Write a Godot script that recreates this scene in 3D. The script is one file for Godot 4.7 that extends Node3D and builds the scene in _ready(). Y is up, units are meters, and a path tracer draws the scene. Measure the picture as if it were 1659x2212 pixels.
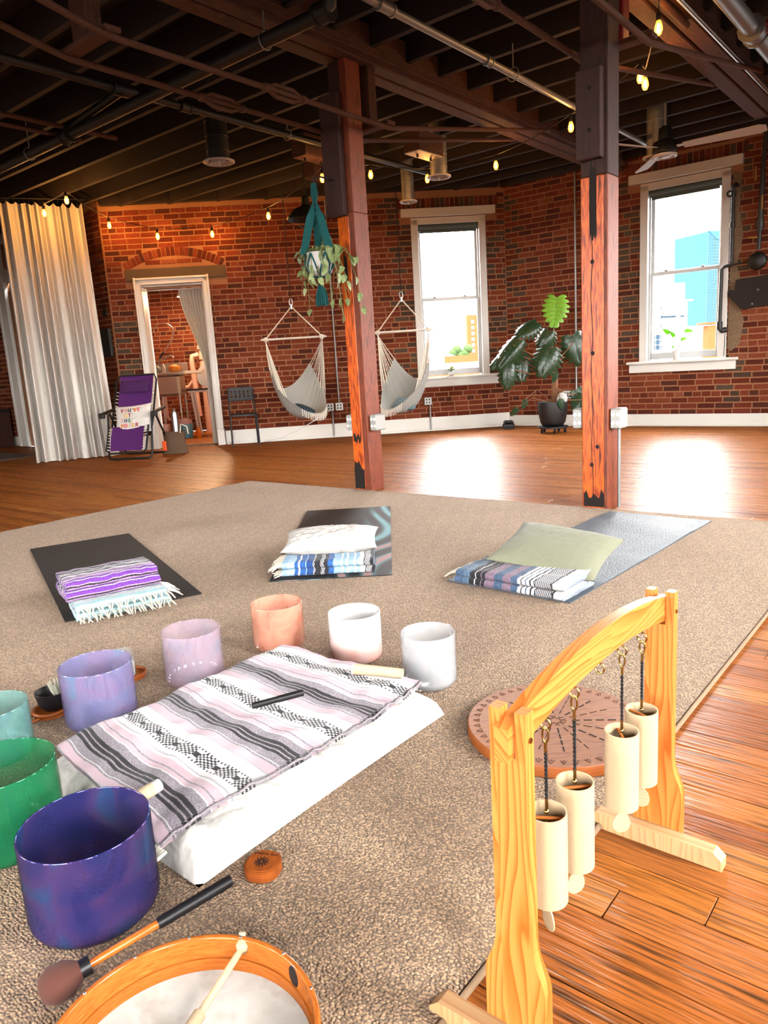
extends Node3D
# A loft studio with brick walls and timber posts: crystal bowls, chimes and yoga mats on a large carpet.
# Layout is in metres; W(x, y, z) takes z as the distance ahead of the camera.

class MB:
	var v := PackedVector3Array()
	var n := PackedVector3Array()
	var uv := PackedVector2Array()
	var col := PackedColorArray()
	var idx := PackedInt32Array()
	var tint := Color(1, 1, 1)
	var shift := Vector2.ZERO
	func vert(p: Vector3, nn: Vector3, t: Vector2) -> void:
		v.append(p); n.append(nn); uv.append(t + shift); col.append(tint)
	func tri(a: Vector3, b: Vector3, c: Vector3) -> void:
		var nn := (c - a).cross(b - a).normalized()
		var k := v.size()
		for p in [a, b, c]: vert(p, nn, Vector2(p.x + p.z, p.y))
		idx.append_array([k, k + 1, k + 2])
	func face(pts: Array, nn: Vector3, uvs: Array) -> void:
		var k := v.size()
		for i in pts.size(): vert(pts[i], nn, uvs[i])
		for i in range(1, pts.size() - 1): idx.append_array([k, k + i, k + i + 1])
	func box(t: Transform3D, s: Vector3, ch := 0.0) -> void:
		var h := s * 0.5
		var lg := s.max_axis_index()
		for ax in 3:
			for sg in [-1.0, 1.0]:
				var a1 := (ax + 1) % 3
				var a2 := (ax + 2) % 3
				var nn := Vector3.ZERO; nn[ax] = sg
				var pts := []
				var uvs := []
				var ring := [[-1, -1], [-1, 1], [1, 1], [1, -1]] if sg > 0 else [[-1, -1], [1, -1], [1, 1], [-1, 1]]
				for r in ring:
					var p := Vector3.ZERO
					p[ax] = sg * h[ax]; p[a1] = r[0] * (h[a1] - ch); p[a2] = r[1] * (h[a2] - ch)
					pts.append(t * p)
					uvs.append(Vector2(p[a1], p[a2]) if lg == a1 or lg == ax else Vector2(p[a2], p[a1]))
				face(pts, (t.basis * nn).normalized(), uvs)
		if ch <= 0.0: return
		for ax in 3:
			var a1 := (ax + 1) % 3
			var a2 := (ax + 2) % 3
			for s1 in [-1.0, 1.0]:
				for s2 in [-1.0, 1.0]:
					var q := []
					for e in [[0, -1], [0, 1], [1, 1], [1, -1]]:
						var p := Vector3.ZERO
						p[ax] = e[1] * (h[ax] - ch)
						p[a1] = s1 * (h[a1] - (0.0 if e[0] == 0 else ch))
						p[a2] = s2 * (h[a2] - (ch if e[0] == 0 else 0.0))
						q.append(p)
					var nn := Vector3.ZERO; nn[a1] = s1; nn[a2] = s2
					if (q[2] - q[0]).cross(q[1] - q[0]).dot(nn) < 0: q.reverse()
					var uvs := []
					for p in q: uvs.append(Vector2(p[lg], p[(lg + 1) % 3]))
					face([t * q[0], t * q[1], t * q[2], t * q[3]], (t.basis * nn).normalized(), uvs)
	func tube(path: Array, r, sides := 8, caps := true) -> void:
		var up := Vector3.UP
		var d0: Vector3 = (path[1] - path[0]).normalized()
		if absf(d0.dot(up)) > 0.9: up = Vector3.RIGHT
		var side := d0.cross(up).normalized()
		var base := v.size()
		var len := 0.0
		for i in path.size():
			var d: Vector3 = (path[mini(i + 1, path.size() - 1)] - path[maxi(i - 1, 0)]).normalized()
			side = (side - d * side.dot(d)).normalized()
			var o := d.cross(side)
			var rr: float = r[i] if r is Array else r
			if i: len += path[i].distance_to(path[i - 1])
			for k in sides + 1:
				var a := TAU * k / sides
				var nn := side * cos(a) + o * sin(a)
				vert(path[i] + nn * rr, nn, Vector2(len, a * rr))
		for i in path.size() - 1:
			for k in sides:
				var a := base + i * (sides + 1) + k
				idx.append_array([a, a + 1, a + sides + 1, a + 1, a + sides + 2, a + sides + 1])
		if caps:
			for e in [0, path.size() - 1]:
				var c := v.size()
				var nn: Vector3 = (path[0] - path[1]).normalized() if e == 0 else (path[e] - path[e - 1]).normalized()
				for k in sides: vert(v[base + e * (sides + 1) + k], nn, Vector2(v[base + e * (sides + 1) + k].x, v[base + e * (sides + 1) + k].z))
				for k in range(1, sides - 1):
					idx.append_array([c, c + k, c + k + 1] if e else [c, c + k + 1, c + k])
	func lathe(prof: Array, segs: int, t := Transform3D(), from := 0.0, to := TAU) -> void:
		# prof: Vector2(radius, height) from one end to the other; a repeated point makes a sharp edge
		var tot := 0.0
		for i in range(1, prof.size()): tot += prof[i].distance_to(prof[i - 1])
		var run := 0.0
		var base := v.size()
		for i in prof.size():
			if i: run += prof[i].distance_to(prof[i - 1])
			var a: Vector2 = prof[maxi(i - 1, 0)]
			var b: Vector2 = prof[mini(i + 1, prof.size() - 1)]
			if i and prof[i - 1] == prof[i]: a = prof[i]
			elif i + 1 < prof.size() and prof[i + 1] == prof[i]: b = prof[i]
			var tg := (b - a).normalized()
			var nn := Vector2(tg.y, -tg.x)
			for k in segs + 1:
				var w := from + (to - from) * k / segs
				vert(t * Vector3(prof[i].x * cos(w), prof[i].y, prof[i].x * sin(w)), (t.basis * Vector3(nn.x * cos(w), nn.y, nn.x * sin(w))).normalized(), Vector2(float(k) / segs, run / maxf(tot, 1e-6)))
		for i in prof.size() - 1:
			if prof[i] == prof[i + 1]: continue
			for k in segs:
				var a := base + i * (segs + 1) + k
				idx.append_array([a, a + 1, a + segs + 1, a + 1, a + segs + 2, a + segs + 1])
	func grid(f: Callable, nu: int, nv: int, flip := false, us := 1.0, vs := 1.0) -> void:
		var p := []
		for j in nv + 1:
			for i in nu + 1: p.append(f.call(float(i) / nu, float(j) / nv))
		var k := v.size()
		for j in nv + 1:
			for i in nu + 1:
				var du: Vector3 = p[j * (nu + 1) + mini(i + 1, nu)] - p[j * (nu + 1) + maxi(i - 1, 0)]
				var dv: Vector3 = p[mini(j + 1, nv) * (nu + 1) + i] - p[maxi(j - 1, 0) * (nu + 1) + i]
				var nn := dv.cross(du).normalized() * (-1.0 if flip else 1.0)
				vert(p[j * (nu + 1) + i], nn, Vector2(us * i / nu, vs * j / nv))
		for j in nv:
			for i in nu:
				var a := k + j * (nu + 1) + i
				var b := a + nu + 1
				idx.append_array([a, b, a + 1, a + 1, b, b + 1] if flip else [a, a + 1, b, a + 1, b + 1, b])
	func prism(poly: PackedVector2Array, d: float, t := Transform3D()) -> void:
		# poly lies in x-y of t, thickness d along z, centred
		var tr := Geometry2D.triangulate_polygon(poly)
		for sg in [-1.0, 1.0]:
			var k := v.size()
			for q in poly: vert(t * Vector3(q.x, q.y, sg * d / 2), (t.basis * Vector3(0, 0, sg)).normalized(), Vector2(q.y, q.x))
			for i in range(0, tr.size(), 3): idx.append_array([k + tr[i], k + tr[i + 1], k + tr[i + 2]])
		for i in poly.size():
			var a := poly[i]
			var b := poly[(i + 1) % poly.size()]
			var e := (b - a).normalized()
			var nn := Vector2(e.y, -e.x)
			if Geometry2D.is_point_in_polygon((a + b) / 2 + nn * 1e-4, poly): nn = -nn
			face([t * Vector3(a.x, a.y, -d / 2), t * Vector3(b.x, b.y, -d / 2), t * Vector3(b.x, b.y, d / 2), t * Vector3(a.x, a.y, d / 2)], (t.basis * Vector3(nn.x, nn.y, 0)).normalized(), [Vector2(a.y, -d / 2), Vector2(b.y, -d / 2), Vector2(b.y, d / 2), Vector2(a.y, d / 2)])
	func ball(c: Vector3, r: Vector3, seg := 12) -> void:
		var prof := []
		for i in seg / 2 + 1:
			var a := -PI / 2 + PI * i / (seg / 2)
			prof.append(Vector2(maxf(cos(a), 1e-4), sin(a)))
		lathe(prof, seg, Transform3D(Basis.from_scale(r), c))
	func mesh() -> ArrayMesh:
		# wind every triangle clockwise as seen from where its normals point
		for i in range(0, idx.size(), 3):
			var a := idx[i]
			var b := idx[i + 1]
			var c := idx[i + 2]
			if (v[c] - v[a]).cross(v[b] - v[a]).dot(n[a] + n[b] + n[c]) < 0.0:
				idx[i + 1] = c; idx[i + 2] = b
		var arr := []
		arr.resize(Mesh.ARRAY_MAX)
		arr[Mesh.ARRAY_VERTEX] = v; arr[Mesh.ARRAY_NORMAL] = n; arr[Mesh.ARRAY_TEX_UV] = uv; arr[Mesh.ARRAY_COLOR] = col; arr[Mesh.ARRAY_INDEX] = idx
		var m := ArrayMesh.new()
		m.add_surface_from_arrays(Mesh.PRIMITIVE_TRIANGLES, arr)
		return m

var rng := RandomNumberGenerator.new()
var used := {}
var M := {}
const EYE := 1.03
const D1 := 39.7

func W(x: float, y: float, z: float) -> Vector3: return Vector3(x, y, -z)
func yawT(x: float, y: float, z: float, deg: float) -> Transform3D: return Transform3D(Basis(Vector3.UP, -deg_to_rad(deg)), W(x, y, z))
func at(p: Vector3, rot := Vector3.ZERO) -> Transform3D: return Transform3D(Basis.from_euler(rot), p)
func along(a: Vector3, b: Vector3) -> Transform3D:
	# local x runs from a to b, origin in the middle
	var x := (b - a).normalized()
	var u := Vector3.UP if absf(x.y) < 0.95 else Vector3.BACK
	var z := x.cross(u).normalized()
	return Transform3D(Basis(x, z.cross(x), z), (a + b) / 2)
func numbered(called: String) -> String:
	used[called] = used.get(called, -1) + 1
	return called if used[called] == 0 else "%s_%03d" % [called, used[called]]
func tag(o: Node, label: String, category := "", group := "", kind := "") -> Node:
	o.set_meta("label", label)
	if category: o.set_meta("category", category)
	if group: o.set_meta("group", group)
	if kind: o.set_meta("kind", kind)
	return o
func thing(called: String, label: String, category: String, t := Transform3D(), group := "") -> Node3D:
	var o := Node3D.new()
	o.name = numbered(called); o.transform = t
	add_child(o)
	tag(o, label, category, group)
	return o
func part(b: MB, called: String, m: Material, parent: Node, t := Transform3D()) -> MeshInstance3D:
	var o := MeshInstance3D.new()
	o.mesh = b.mesh(); o.mesh.surface_set_material(0, m)
	o.name = called; o.transform = t
	parent.add_child(o, true)
	return o
func put(mesh: Mesh, called: String, parent: Node, t: Transform3D) -> MeshInstance3D:
	var o := MeshInstance3D.new()
	o.mesh = mesh; o.name = called; o.transform = t
	parent.add_child(o, true)
	return o
func single(b: MB, called: String, m: Material, label: String, category: String, t := Transform3D(), group := "", kind := "") -> MeshInstance3D:
	var o := part(b, numbered(called), m, self, t)
	tag(o, label, category, group, kind)
	return o
func struct(b: MB, called: String, m: Material, label: String, t := Transform3D()) -> MeshInstance3D:
	var o := part(b, called, m, self, t)
	tag(o, label, "", "", "structure")
	return o

# ---------- materials ----------
func ramp(cols: Array) -> Gradient:
	var g := Gradient.new()
	var offs := PackedFloat32Array()
	var cc := PackedColorArray()
	for i in cols.size():
		if cols[i] is Array:
			offs.append(cols[i][0]); cc.append(cols[i][1])
		else:
			offs.append(float(i) / (cols.size() - 1)); cc.append(cols[i])
	g.offsets = offs; g.colors = cc
	return g
func ntex(sd: int, freq: float, cols: Array, size := 512, kind := FastNoiseLite.TYPE_SIMPLEX_SMOOTH, oct := 4) -> NoiseTexture2D:
	var f := FastNoiseLite.new()
	f.seed = sd; f.frequency = freq; f.noise_type = kind; f.fractal_octaves = oct
	var t := NoiseTexture2D.new()
	t.width = size; t.height = size; t.seamless = true; t.noise = f
	t.color_ramp = ramp(cols)
	return t
func c8(r: int, g: int, b: int) -> Color: return Color8(r, g, b)
func mat(called: String, c: Color, rough := 0.6, o := {}) -> StandardMaterial3D:
	var m := StandardMaterial3D.new()
	m.resource_name = called
	m.albedo_color = c; m.roughness = rough
	m.metallic = o.get("metal", 0.0)
	m.metallic_specular = o.get("spec", 0.5)
	if o.has("tex"): m.albedo_texture = o.tex
	if o.has("uv"): m.uv1_scale = o.uv
	if o.has("tri"):
		m.uv1_triplanar = true
		m.uv1_world_triplanar = o.get("world", false)
		m.uv1_scale = Vector3.ONE * o.tri
	if o.has("bump"):
		m.heightmap_enabled = true; m.heightmap_texture = o.bump; m.heightmap_scale = o.get("depth", 0.3)
	if o.has("rtex"): m.roughness_texture = o.rtex; m.roughness_texture_channel = BaseMaterial3D.TEXTURE_CHANNEL_RED
	if o.has("coat"): m.clearcoat_enabled = true; m.clearcoat = o.coat; m.clearcoat_roughness = o.get("coatr", 0.1)
	if o.has("alpha"):
		m.transparency = BaseMaterial3D.TRANSPARENCY_ALPHA; m.albedo_color.a = o.alpha
	if o.has("glow"): m.emission_enabled = true; m.emission = o.get("glowc", c); m.emission_energy_multiplier = o.glow
	if o.has("back"): m.backlight_enabled = true; m.backlight = o.back
	if o.has("rim"): m.rim_enabled = true; m.rim = o.rim; m.rim_tint = 0.5
	m.vertex_color_use_as_albedo = o.get("vc", false)
	M[called] = m
	return m
func pixels(w: int, h: int, f: Callable) -> ImageTexture:
	var d := PackedByteArray()
	d.resize(w * h * 3)
	var k := 0
	for y in h:
		for x in w:
			var c: Color = f.call(x, y)
			d[k] = int(clampf(c.r, 0, 1) * 255); d[k + 1] = int(clampf(c.g, 0, 1) * 255); d[k + 2] = int(clampf(c.b, 0, 1) * 255)
			k += 3
	return ImageTexture.create_from_image(Image.create_from_data(w, h, false, Image.FORMAT_RGB8, d))
func wood(called: String, sd: int, cols: Array, rough: float, o := {}) -> StandardMaterial3D:
	o.tex = ntex(sd, 0.012, cols)
	if not o.has("uv"): o.uv = Vector3(0.7, 7.0, 1)
	return mat(called, Color.WHITE, rough, o)

func make_materials() -> void:
	var fine := ntex(3, 0.06, [Color.BLACK, Color.WHITE])
	var coarse := ntex(4, 0.02, [Color(0.62, 0.6, 0.58), Color.WHITE, Color(0.75, 0.72, 0.7)])
	mat("brick", Color.WHITE, 0.9, {"tex": coarse, "tri": 2.3, "world": true, "vc": true, "spec": 0.3})
	mat("mortar", Color.WHITE, 0.95, {"tex": ntex(5, 0.05, [c8(112, 74, 52), c8(154, 110, 80), c8(132, 91, 65)]), "tri": 2.0, "world": true, "spec": 0.2})
	mat("plaster", Color.WHITE, 0.9, {"tex": ntex(6, 0.02, [c8(196, 186, 172), c8(214, 206, 194)]), "tri": 0.7, "world": true})
	var ht := ntex(7, 0.02, [Color(0.24, 0.24, 0.24), Color(0.36, 0.36, 0.36), Color(0.5, 0.5, 0.5)])
	for i in 5:
		var tone: Color = [c8(174, 98, 40), c8(188, 112, 48), c8(156, 86, 36), c8(192, 120, 56), c8(180, 106, 50)][i]
		wood("floor%d" % i, 20 + i, [tone.darkened(0.65), tone.darkened(0.3), tone, tone.darkened(0.12), tone.darkened(0.5)], 0.3, {"uv": Vector3(0.5, 9, 1), "coat": 0.06, "coatr": 0.24, "spec": 0.38, "rtex": ht, "bump": ntex(40 + i, 0.012, [Color.BLACK, Color.WHITE], 512), "depth": 0.22})
		M["floor%d" % i].roughness = 1.0
	mat("floor_base", c8(40, 20, 10), 0.7)
	wood("joist", 11, [c8(13, 6, 4), c8(34, 16, 9), c8(22, 10, 6), c8(50, 25, 13)], 0.85)
	wood("girder", 13, [c8(36, 17, 9), c8(84, 45, 23), c8(54, 27, 14), c8(104, 61, 33)], 0.8)
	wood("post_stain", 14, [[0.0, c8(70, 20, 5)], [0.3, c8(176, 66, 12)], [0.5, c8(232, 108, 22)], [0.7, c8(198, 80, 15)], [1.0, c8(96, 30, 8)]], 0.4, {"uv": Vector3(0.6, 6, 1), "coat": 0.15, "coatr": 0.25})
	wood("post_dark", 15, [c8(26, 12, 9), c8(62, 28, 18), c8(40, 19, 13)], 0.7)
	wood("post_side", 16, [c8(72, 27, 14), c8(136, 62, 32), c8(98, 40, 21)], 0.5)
	mat("char", c8(34, 17, 11), 0.8, {"tex": ntex(18, 0.04, [Color(0.5, 0.5, 0.5), Color.WHITE]), "tri": 6.0})
	mat("white_paint", c8(226, 220, 210), 0.5)
	mat("sash_white", c8(222, 224, 222), 0.4)
	mat("steel", c8(190, 190, 188), 0.3, {"metal": 0.9})
	mat("galvanised", c8(150, 150, 148), 0.45, {"metal": 0.7})
	mat("black_pipe", c8(38, 36, 34), 0.45, {"metal": 0.3})
	mat("rust_rod", c8(98, 54, 30), 0.8, {"tex": ntex(19, 0.05, [Color(0.6, 0.6, 0.6), Color.WHITE]), "tri": 3.0})
	mat("red_paint", c8(128, 22, 12), 0.6)
	mat("black_metal", c8(18, 18, 19), 0.45, {"metal": 0.2})
	mat("black_plastic", c8(20, 20, 21), 0.5)
	mat("black_rope", c8(24, 20, 22), 0.9)
	mat("cream_rope", c8(226, 216, 198), 0.95)
	mat("cream_wood", c8(224, 214, 200), 0.6)
	mat("brass", c8(222, 184, 104), 0.25, {"metal": 1.0})
	mat("grille_white", c8(228, 224, 216), 0.4)
	mat("outlet_grey", c8(172, 170, 164), 0.45, {"metal": 0.2})
	mat("stone_lintel", c8(86, 68, 46), 0.9, {"bump": fine, "depth": 0.3, "tri": 2.0})
	mat("glass", c8(255, 255, 255), 0.0, {"alpha": 0.04})
	mat("bulb_glass", c8(255, 190, 90), 0.3, {"alpha": 0.5, "glow": 13.0, "glowc": c8(255, 132, 36)})
	mat("filament", c8(255, 225, 170), 0.3, {"glow": 60.0, "glowc": c8(255, 205, 130)})
	mat("cable_black", c8(14, 13, 13), 0.7)
	mat("blind", c8(74, 86, 84), 0.7)
	var linen := ntex(21, 0.09, [c8(214, 208, 196), c8(238, 233, 224)])
	mat("curtain", Color.WHITE, 0.9, {"tex": linen, "uv": Vector3(4, 4, 1), "back": Color(0.25, 0.23, 0.2)})
	mat("hammock_cloth", c8(188, 192, 192), 0.95, {"tex": linen, "uv": Vector3(5, 5, 1), "back": Color(0.2, 0.2, 0.2)})
	mat("canvas_white", Color.WHITE, 0.95, {"tex": ntex(22, 0.05, [c8(206, 200, 192), c8(222, 217, 210)]), "tri": 3.0, "bump": ntex(23, 0.008, [Color.BLACK, Color.WHITE], 512, FastNoiseLite.TYPE_SIMPLEX_SMOOTH, 3), "depth": 1.2})
	mat("sage_cloth", Color.WHITE, 0.95, {"tex": ntex(24, 0.03, [c8(98, 100, 80), c8(138, 138, 114), c8(118, 118, 96)]), "uv": Vector3(2, 14, 1), "rim": 0.3})
	mat("blue_cloth", c8(116, 142, 156), 0.9, {"tex": linen, "tri": 4.0})
	mat("navy_cloth", c8(38, 56, 66), 0.9)
	mat("purple_cloth", c8(86, 20, 104), 0.85, {"tex": ntex(25, 0.08, [Color(0.75, 0.75, 0.75), Color.WHITE]), "tri": 6.0})
	mat("purple_dark", c8(58, 12, 72), 0.85)
	mat("mat_black", c8(40, 36, 34), 0.75, {"bump": ntex(26, 0.2, [Color.BLACK, Color.WHITE], 256), "tri": 12.0, "depth": 0.1})
	mat("mat_grey", c8(108, 118, 128), 0.5, {"tex": ntex(27, 0.2, [Color(0.6, 0.6, 0.62), Color.WHITE], 256), "tri": 7.0, "bump": ntex(28, 0.02, [Color.BLACK, Color.WHITE]), "depth": 0.3})
	# looped pile: scattered tufts in loose rows, each with its own tone
	var rr := RandomNumberGenerator.new(); rr.seed = 5
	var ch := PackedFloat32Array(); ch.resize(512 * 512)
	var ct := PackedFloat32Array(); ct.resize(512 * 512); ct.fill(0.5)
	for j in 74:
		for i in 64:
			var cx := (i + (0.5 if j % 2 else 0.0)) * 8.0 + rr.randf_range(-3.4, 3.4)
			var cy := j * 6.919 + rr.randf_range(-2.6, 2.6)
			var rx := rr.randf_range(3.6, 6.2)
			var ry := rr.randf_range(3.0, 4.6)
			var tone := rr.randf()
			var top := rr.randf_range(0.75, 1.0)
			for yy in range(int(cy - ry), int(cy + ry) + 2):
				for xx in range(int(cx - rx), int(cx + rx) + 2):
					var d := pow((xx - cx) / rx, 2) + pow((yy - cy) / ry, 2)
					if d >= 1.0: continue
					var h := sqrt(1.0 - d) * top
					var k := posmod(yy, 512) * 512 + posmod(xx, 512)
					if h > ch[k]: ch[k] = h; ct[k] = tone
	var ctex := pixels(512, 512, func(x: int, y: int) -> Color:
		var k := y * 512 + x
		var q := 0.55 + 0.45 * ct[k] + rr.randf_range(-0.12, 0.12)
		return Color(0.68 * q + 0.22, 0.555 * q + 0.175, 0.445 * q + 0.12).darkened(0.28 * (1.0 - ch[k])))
	var cbump := pixels(512, 512, func(x: int, y: int) -> Color:
		var h := ch[y * 512 + x]
		return Color(h, h, h))
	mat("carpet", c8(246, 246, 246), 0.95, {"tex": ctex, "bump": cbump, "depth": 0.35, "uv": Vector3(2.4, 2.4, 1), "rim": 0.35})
	mat("carpet_edge", c8(150, 122, 94), 0.9)
	pine_material()
	mat("bamboo", Color.WHITE, 0.5, {"tex": ntex(31, 0.03, [c8(188, 156, 118), c8(208, 180, 142), c8(198, 168, 130)]), "uv": Vector3(14, 0.6, 1)})
	wood("rimu", 32, [c8(118, 56, 20), c8(176, 92, 36), c8(146, 72, 28), c8(196, 112, 50)], 0.35, {"uv": Vector3(1.5, 14, 1)})
	wood("disc_wood", 33, [c8(118, 74, 50), c8(150, 100, 70), c8(134, 88, 62)], 0.5, {"uv": Vector3(2, 10, 1)})
	wood("disc_edge", 34, [c8(136, 70, 26), c8(172, 94, 38)], 0.5, {"uv": Vector3(2, 10, 1)})
	wood("drum_wood", 35, [c8(156, 80, 26), c8(196, 112, 44), c8(176, 94, 34), c8(206, 128, 58)], 0.25, {"uv": Vector3(2.0, 12, 1), "coat": 0.5})
	mat("drum_skin", Color.WHITE, 0.5, {"tex": ntex(36, 0.012, [c8(206, 192, 176), c8(236, 228, 218), c8(222, 212, 200)]), "tri": 2.0})
	mat("hide", c8(206, 178, 140), 0.9)
	mat("suede", c8(210, 186, 152), 0.95, {"bump": fine, "tri": 8.0, "depth": 0.2})
	mat("brown_felt", c8(84, 46, 36), 1.0, {"rim": 0.5})
	mat("leather_black", c8(24, 22, 24), 0.4)
	mat("monstera", Color.WHITE, 0.28, {"tex": ntex(37, 0.02, [c8(22, 46, 28), c8(40, 70, 40)]), "tri": 2.0, "back": Color(0.06, 0.12, 0.02)})
	mat("monstera_new", Color.WHITE, 0.35, {"tex": ntex(38, 0.02, [c8(96, 150, 36), c8(132, 180, 52)]), "tri": 3.0, "back": Color(0.25, 0.4, 0.05)})
	mat("pothos", Color.WHITE, 0.4, {"tex": ntex(39, 0.03, [[0.0, c8(92, 120, 62)], [0.55, c8(118, 142, 78)], [0.7, c8(206, 208, 160)], [1.0, c8(220, 220, 180)]]), "tri": 9.0, "back": Color(0.12, 0.16, 0.05)})
	mat("stem", c8(112, 116, 62), 0.6)
	mat("stem_brown", c8(120, 78, 42), 0.7)
	mat("macrame", c8(14, 92, 92), 0.9, {"bump": fine, "tri": 14.0, "depth": 0.4})
	mat("pot_white", c8(220, 212, 204), 0.5)
	mat("letter_dark", c8(40, 48, 52), 0.8)
	mat("kitchen_pink", c8(226, 178, 156), 0.5)
	mat("screen_white", c8(232, 222, 212), 0.6)

func pine_material() -> void:
	# flat-sawn pine: long wavy rings along u
	var f := FastNoiseLite.new(); f.seed = 9; f.frequency = 0.004; f.fractal_octaves = 2
	var f2 := FastNoiseLite.new(); f2.seed = 10; f2.frequency = 0.05
	var ring := func(x: int, y: int, lo: Color, hi: Color) -> Color:
		var yy := y * 1.0
		var wob := f.get_noise_2d(x * 0.55, yy * 1.2) * 70.0 + 14.0 * sin(x * TAU / 512.0)
		var r := fposmod((yy + wob) / 30.0, 1.0)
		var k := pow(r, 3.0)
		k = k * (1.0 - smoothstep(0.92, 1.0, r)) + 0.12 * f2.get_noise_2d(x * 0.12, yy * 1.6)
		return lo.lerp(hi, clampf(k, 0, 1))
	var a := pixels(512, 512, func(x: int, y: int) -> Color: return ring.call(x, y, c8(226, 138, 66), c8(190, 84, 20)))
	mat("pine", Color.WHITE, 0.38, {"tex": a, "uv": Vector3(1.6, 4.6, 1)})
	var b := pixels(512, 512, func(x: int, y: int) -> Color: return ring.call(x, y, c8(214, 168, 120), c8(196, 136, 84)))
	mat("pine_pale", Color.WHITE, 0.45, {"tex": b, "uv": Vector3(1.6, 4.0, 1)})

# ---------- camera, sky ----------
var eye := Transform3D()
var G := Transform3D()
var T1 := Transform3D()
var T2 := Transform3D()
var TL := Transform3D()
const ROOM := [Vector2(2.0, 11.23), Vector2(8.3, 6.3), Vector2(-0.64, -4.47), Vector2(-8.2, -4.47), Vector2(-8.2, 14.63), Vector2(-3.74, 10.93)]
func _ready() -> void:
	rng.seed = 11
	var p := deg_to_rad(11.35)
	var r := deg_to_rad(3.5)
	var right := Vector3(1, 0, 0) * cos(r) + Vector3(0, -cos(p), sin(p)) * sin(r)
	var down := Vector3(-1, 0, 0) * sin(r) + Vector3(0, -cos(p), sin(p)) * cos(r)
	eye = Transform3D(Basis(right, -down, right.cross(-down)), Vector3(0, EYE, 0))
	var cam := Camera3D.new()
	cam.name = "camera"; cam.transform = eye; cam.fov = 69.81; cam.near = 0.05; cam.far = 900.0; cam.current = true
	add_child(cam)
	var sky := ProceduralSkyMaterial.new()
	sky.sky_top_color = Color(0.985, 0.985, 0.985); sky.sky_horizon_color = Color(1.0, 0.99, 0.975)
	sky.ground_bottom_color = Color(0.5, 0.5, 0.5); sky.ground_horizon_color = Color(0.62, 0.62, 0.62)
	sky.sky_energy_multiplier = 13.0; sky.ground_energy_multiplier = 6.0
	var env := Environment.new()
	env.background_mode = Environment.BG_SKY
	env.sky = Sky.new(); env.sky.sky_material = sky
	env.tonemap_mode = Environment.TONE_MAPPER_LINEAR
	env.tonemap_exposure = 0.147
	env.sdfgi_enabled = true; env.ssao_enabled = true; env.ssil_enabled = true
	var we := WorldEnvironment.new(); we.name = "environment"; we.environment = env
	add_child(we)
	G = yawT(-0.104, 0, 6.143, D1)
	T1 = yawT(2.0, 0, 11.23, -3)
	T2 = yawT(2.0, 0, 11.23, 38)
	TL = yawT(-3.74, 0, 10.93, D1)
	make_materials()
	shell()
	floor_and_carpet()
	ceiling()
	posts()
	far_things()
	kitchen()
	mats()
	sitting_place()
	bowls()
	chimes()
	drum_things()
	outside()

func on_screen(p: Vector3) -> Vector3:
	# picture position in pixels, z = distance
	var q := eye.affine_inverse() * p
	if q.z > -0.05: return Vector3(-9999, 0, 1)
	return Vector3(829.5 + 1585.0 * q.x / -q.z, 1106.0 - 1585.0 * q.y / -q.z, -q.z)

# ---------- walls ----------
func slab(b: MB, u0: float, u1: float, v0: float, v1: float, holes: Array, thick := 0.3) -> void:
	var us := u0
	var hs := holes.duplicate()
	hs.sort_custom(func(a, c): return a[0] < c[0])
	var bar := func(a: float, c: float, d: float, e: float) -> void:
		if c - a > 0.001 and e - d > 0.001: b.box(at(Vector3((a + c) / 2, (d + e) / 2, -thick / 2)), Vector3(c - a, e - d, thick))
	for h in hs:
		bar.call(us, h[0], v0, v1); bar.call(h[0], h[1], v0, h[2]); bar.call(h[0], h[1], h[3], v1)
		us = h[1]
	bar.call(us, u1, v0, v1)

func spans(u0: float, u1: float, v: float, holes: Array, arch: Array) -> Array:
	var out := [[u0, u1]]
	var cut := []
	for h in holes:
		if v > h[2] - 0.03 and v < h[3] + 0.03: cut.append([h[0], h[1]])
	if arch and v > arch[1] and v < arch[1] + arch[2] + 0.03:
		var dv: float = v - arch[1]
		var ro := sqrt(maxf(0, pow(arch[2] + 0.01, 2) - dv * dv))
		var ri := sqrt(maxf(0, pow(arch[2] - 0.14, 2) - dv * dv))
		var lim: float = arch[2] * sin(arch[3])
		ro = minf(ro, lim)
		if ro > ri:
			if ri > 0.05: cut.append([arch[0] - ro, arch[0] - ri]); cut.append([arch[0] + ri, arch[0] + ro])
			else: cut.append([arch[0] - ro, arch[0] + ro])
	for c in cut:
		var nx := []
		for s in out:
			if c[1] <= s[0] or c[0] >= s[1]: nx.append(s)
			else:
				if c[0] - s[0] > 0.03: nx.append([s[0], c[0]])
				if s[1] - c[1] > 0.03: nx.append([c[1], s[1]])
		out = nx
	return out

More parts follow.
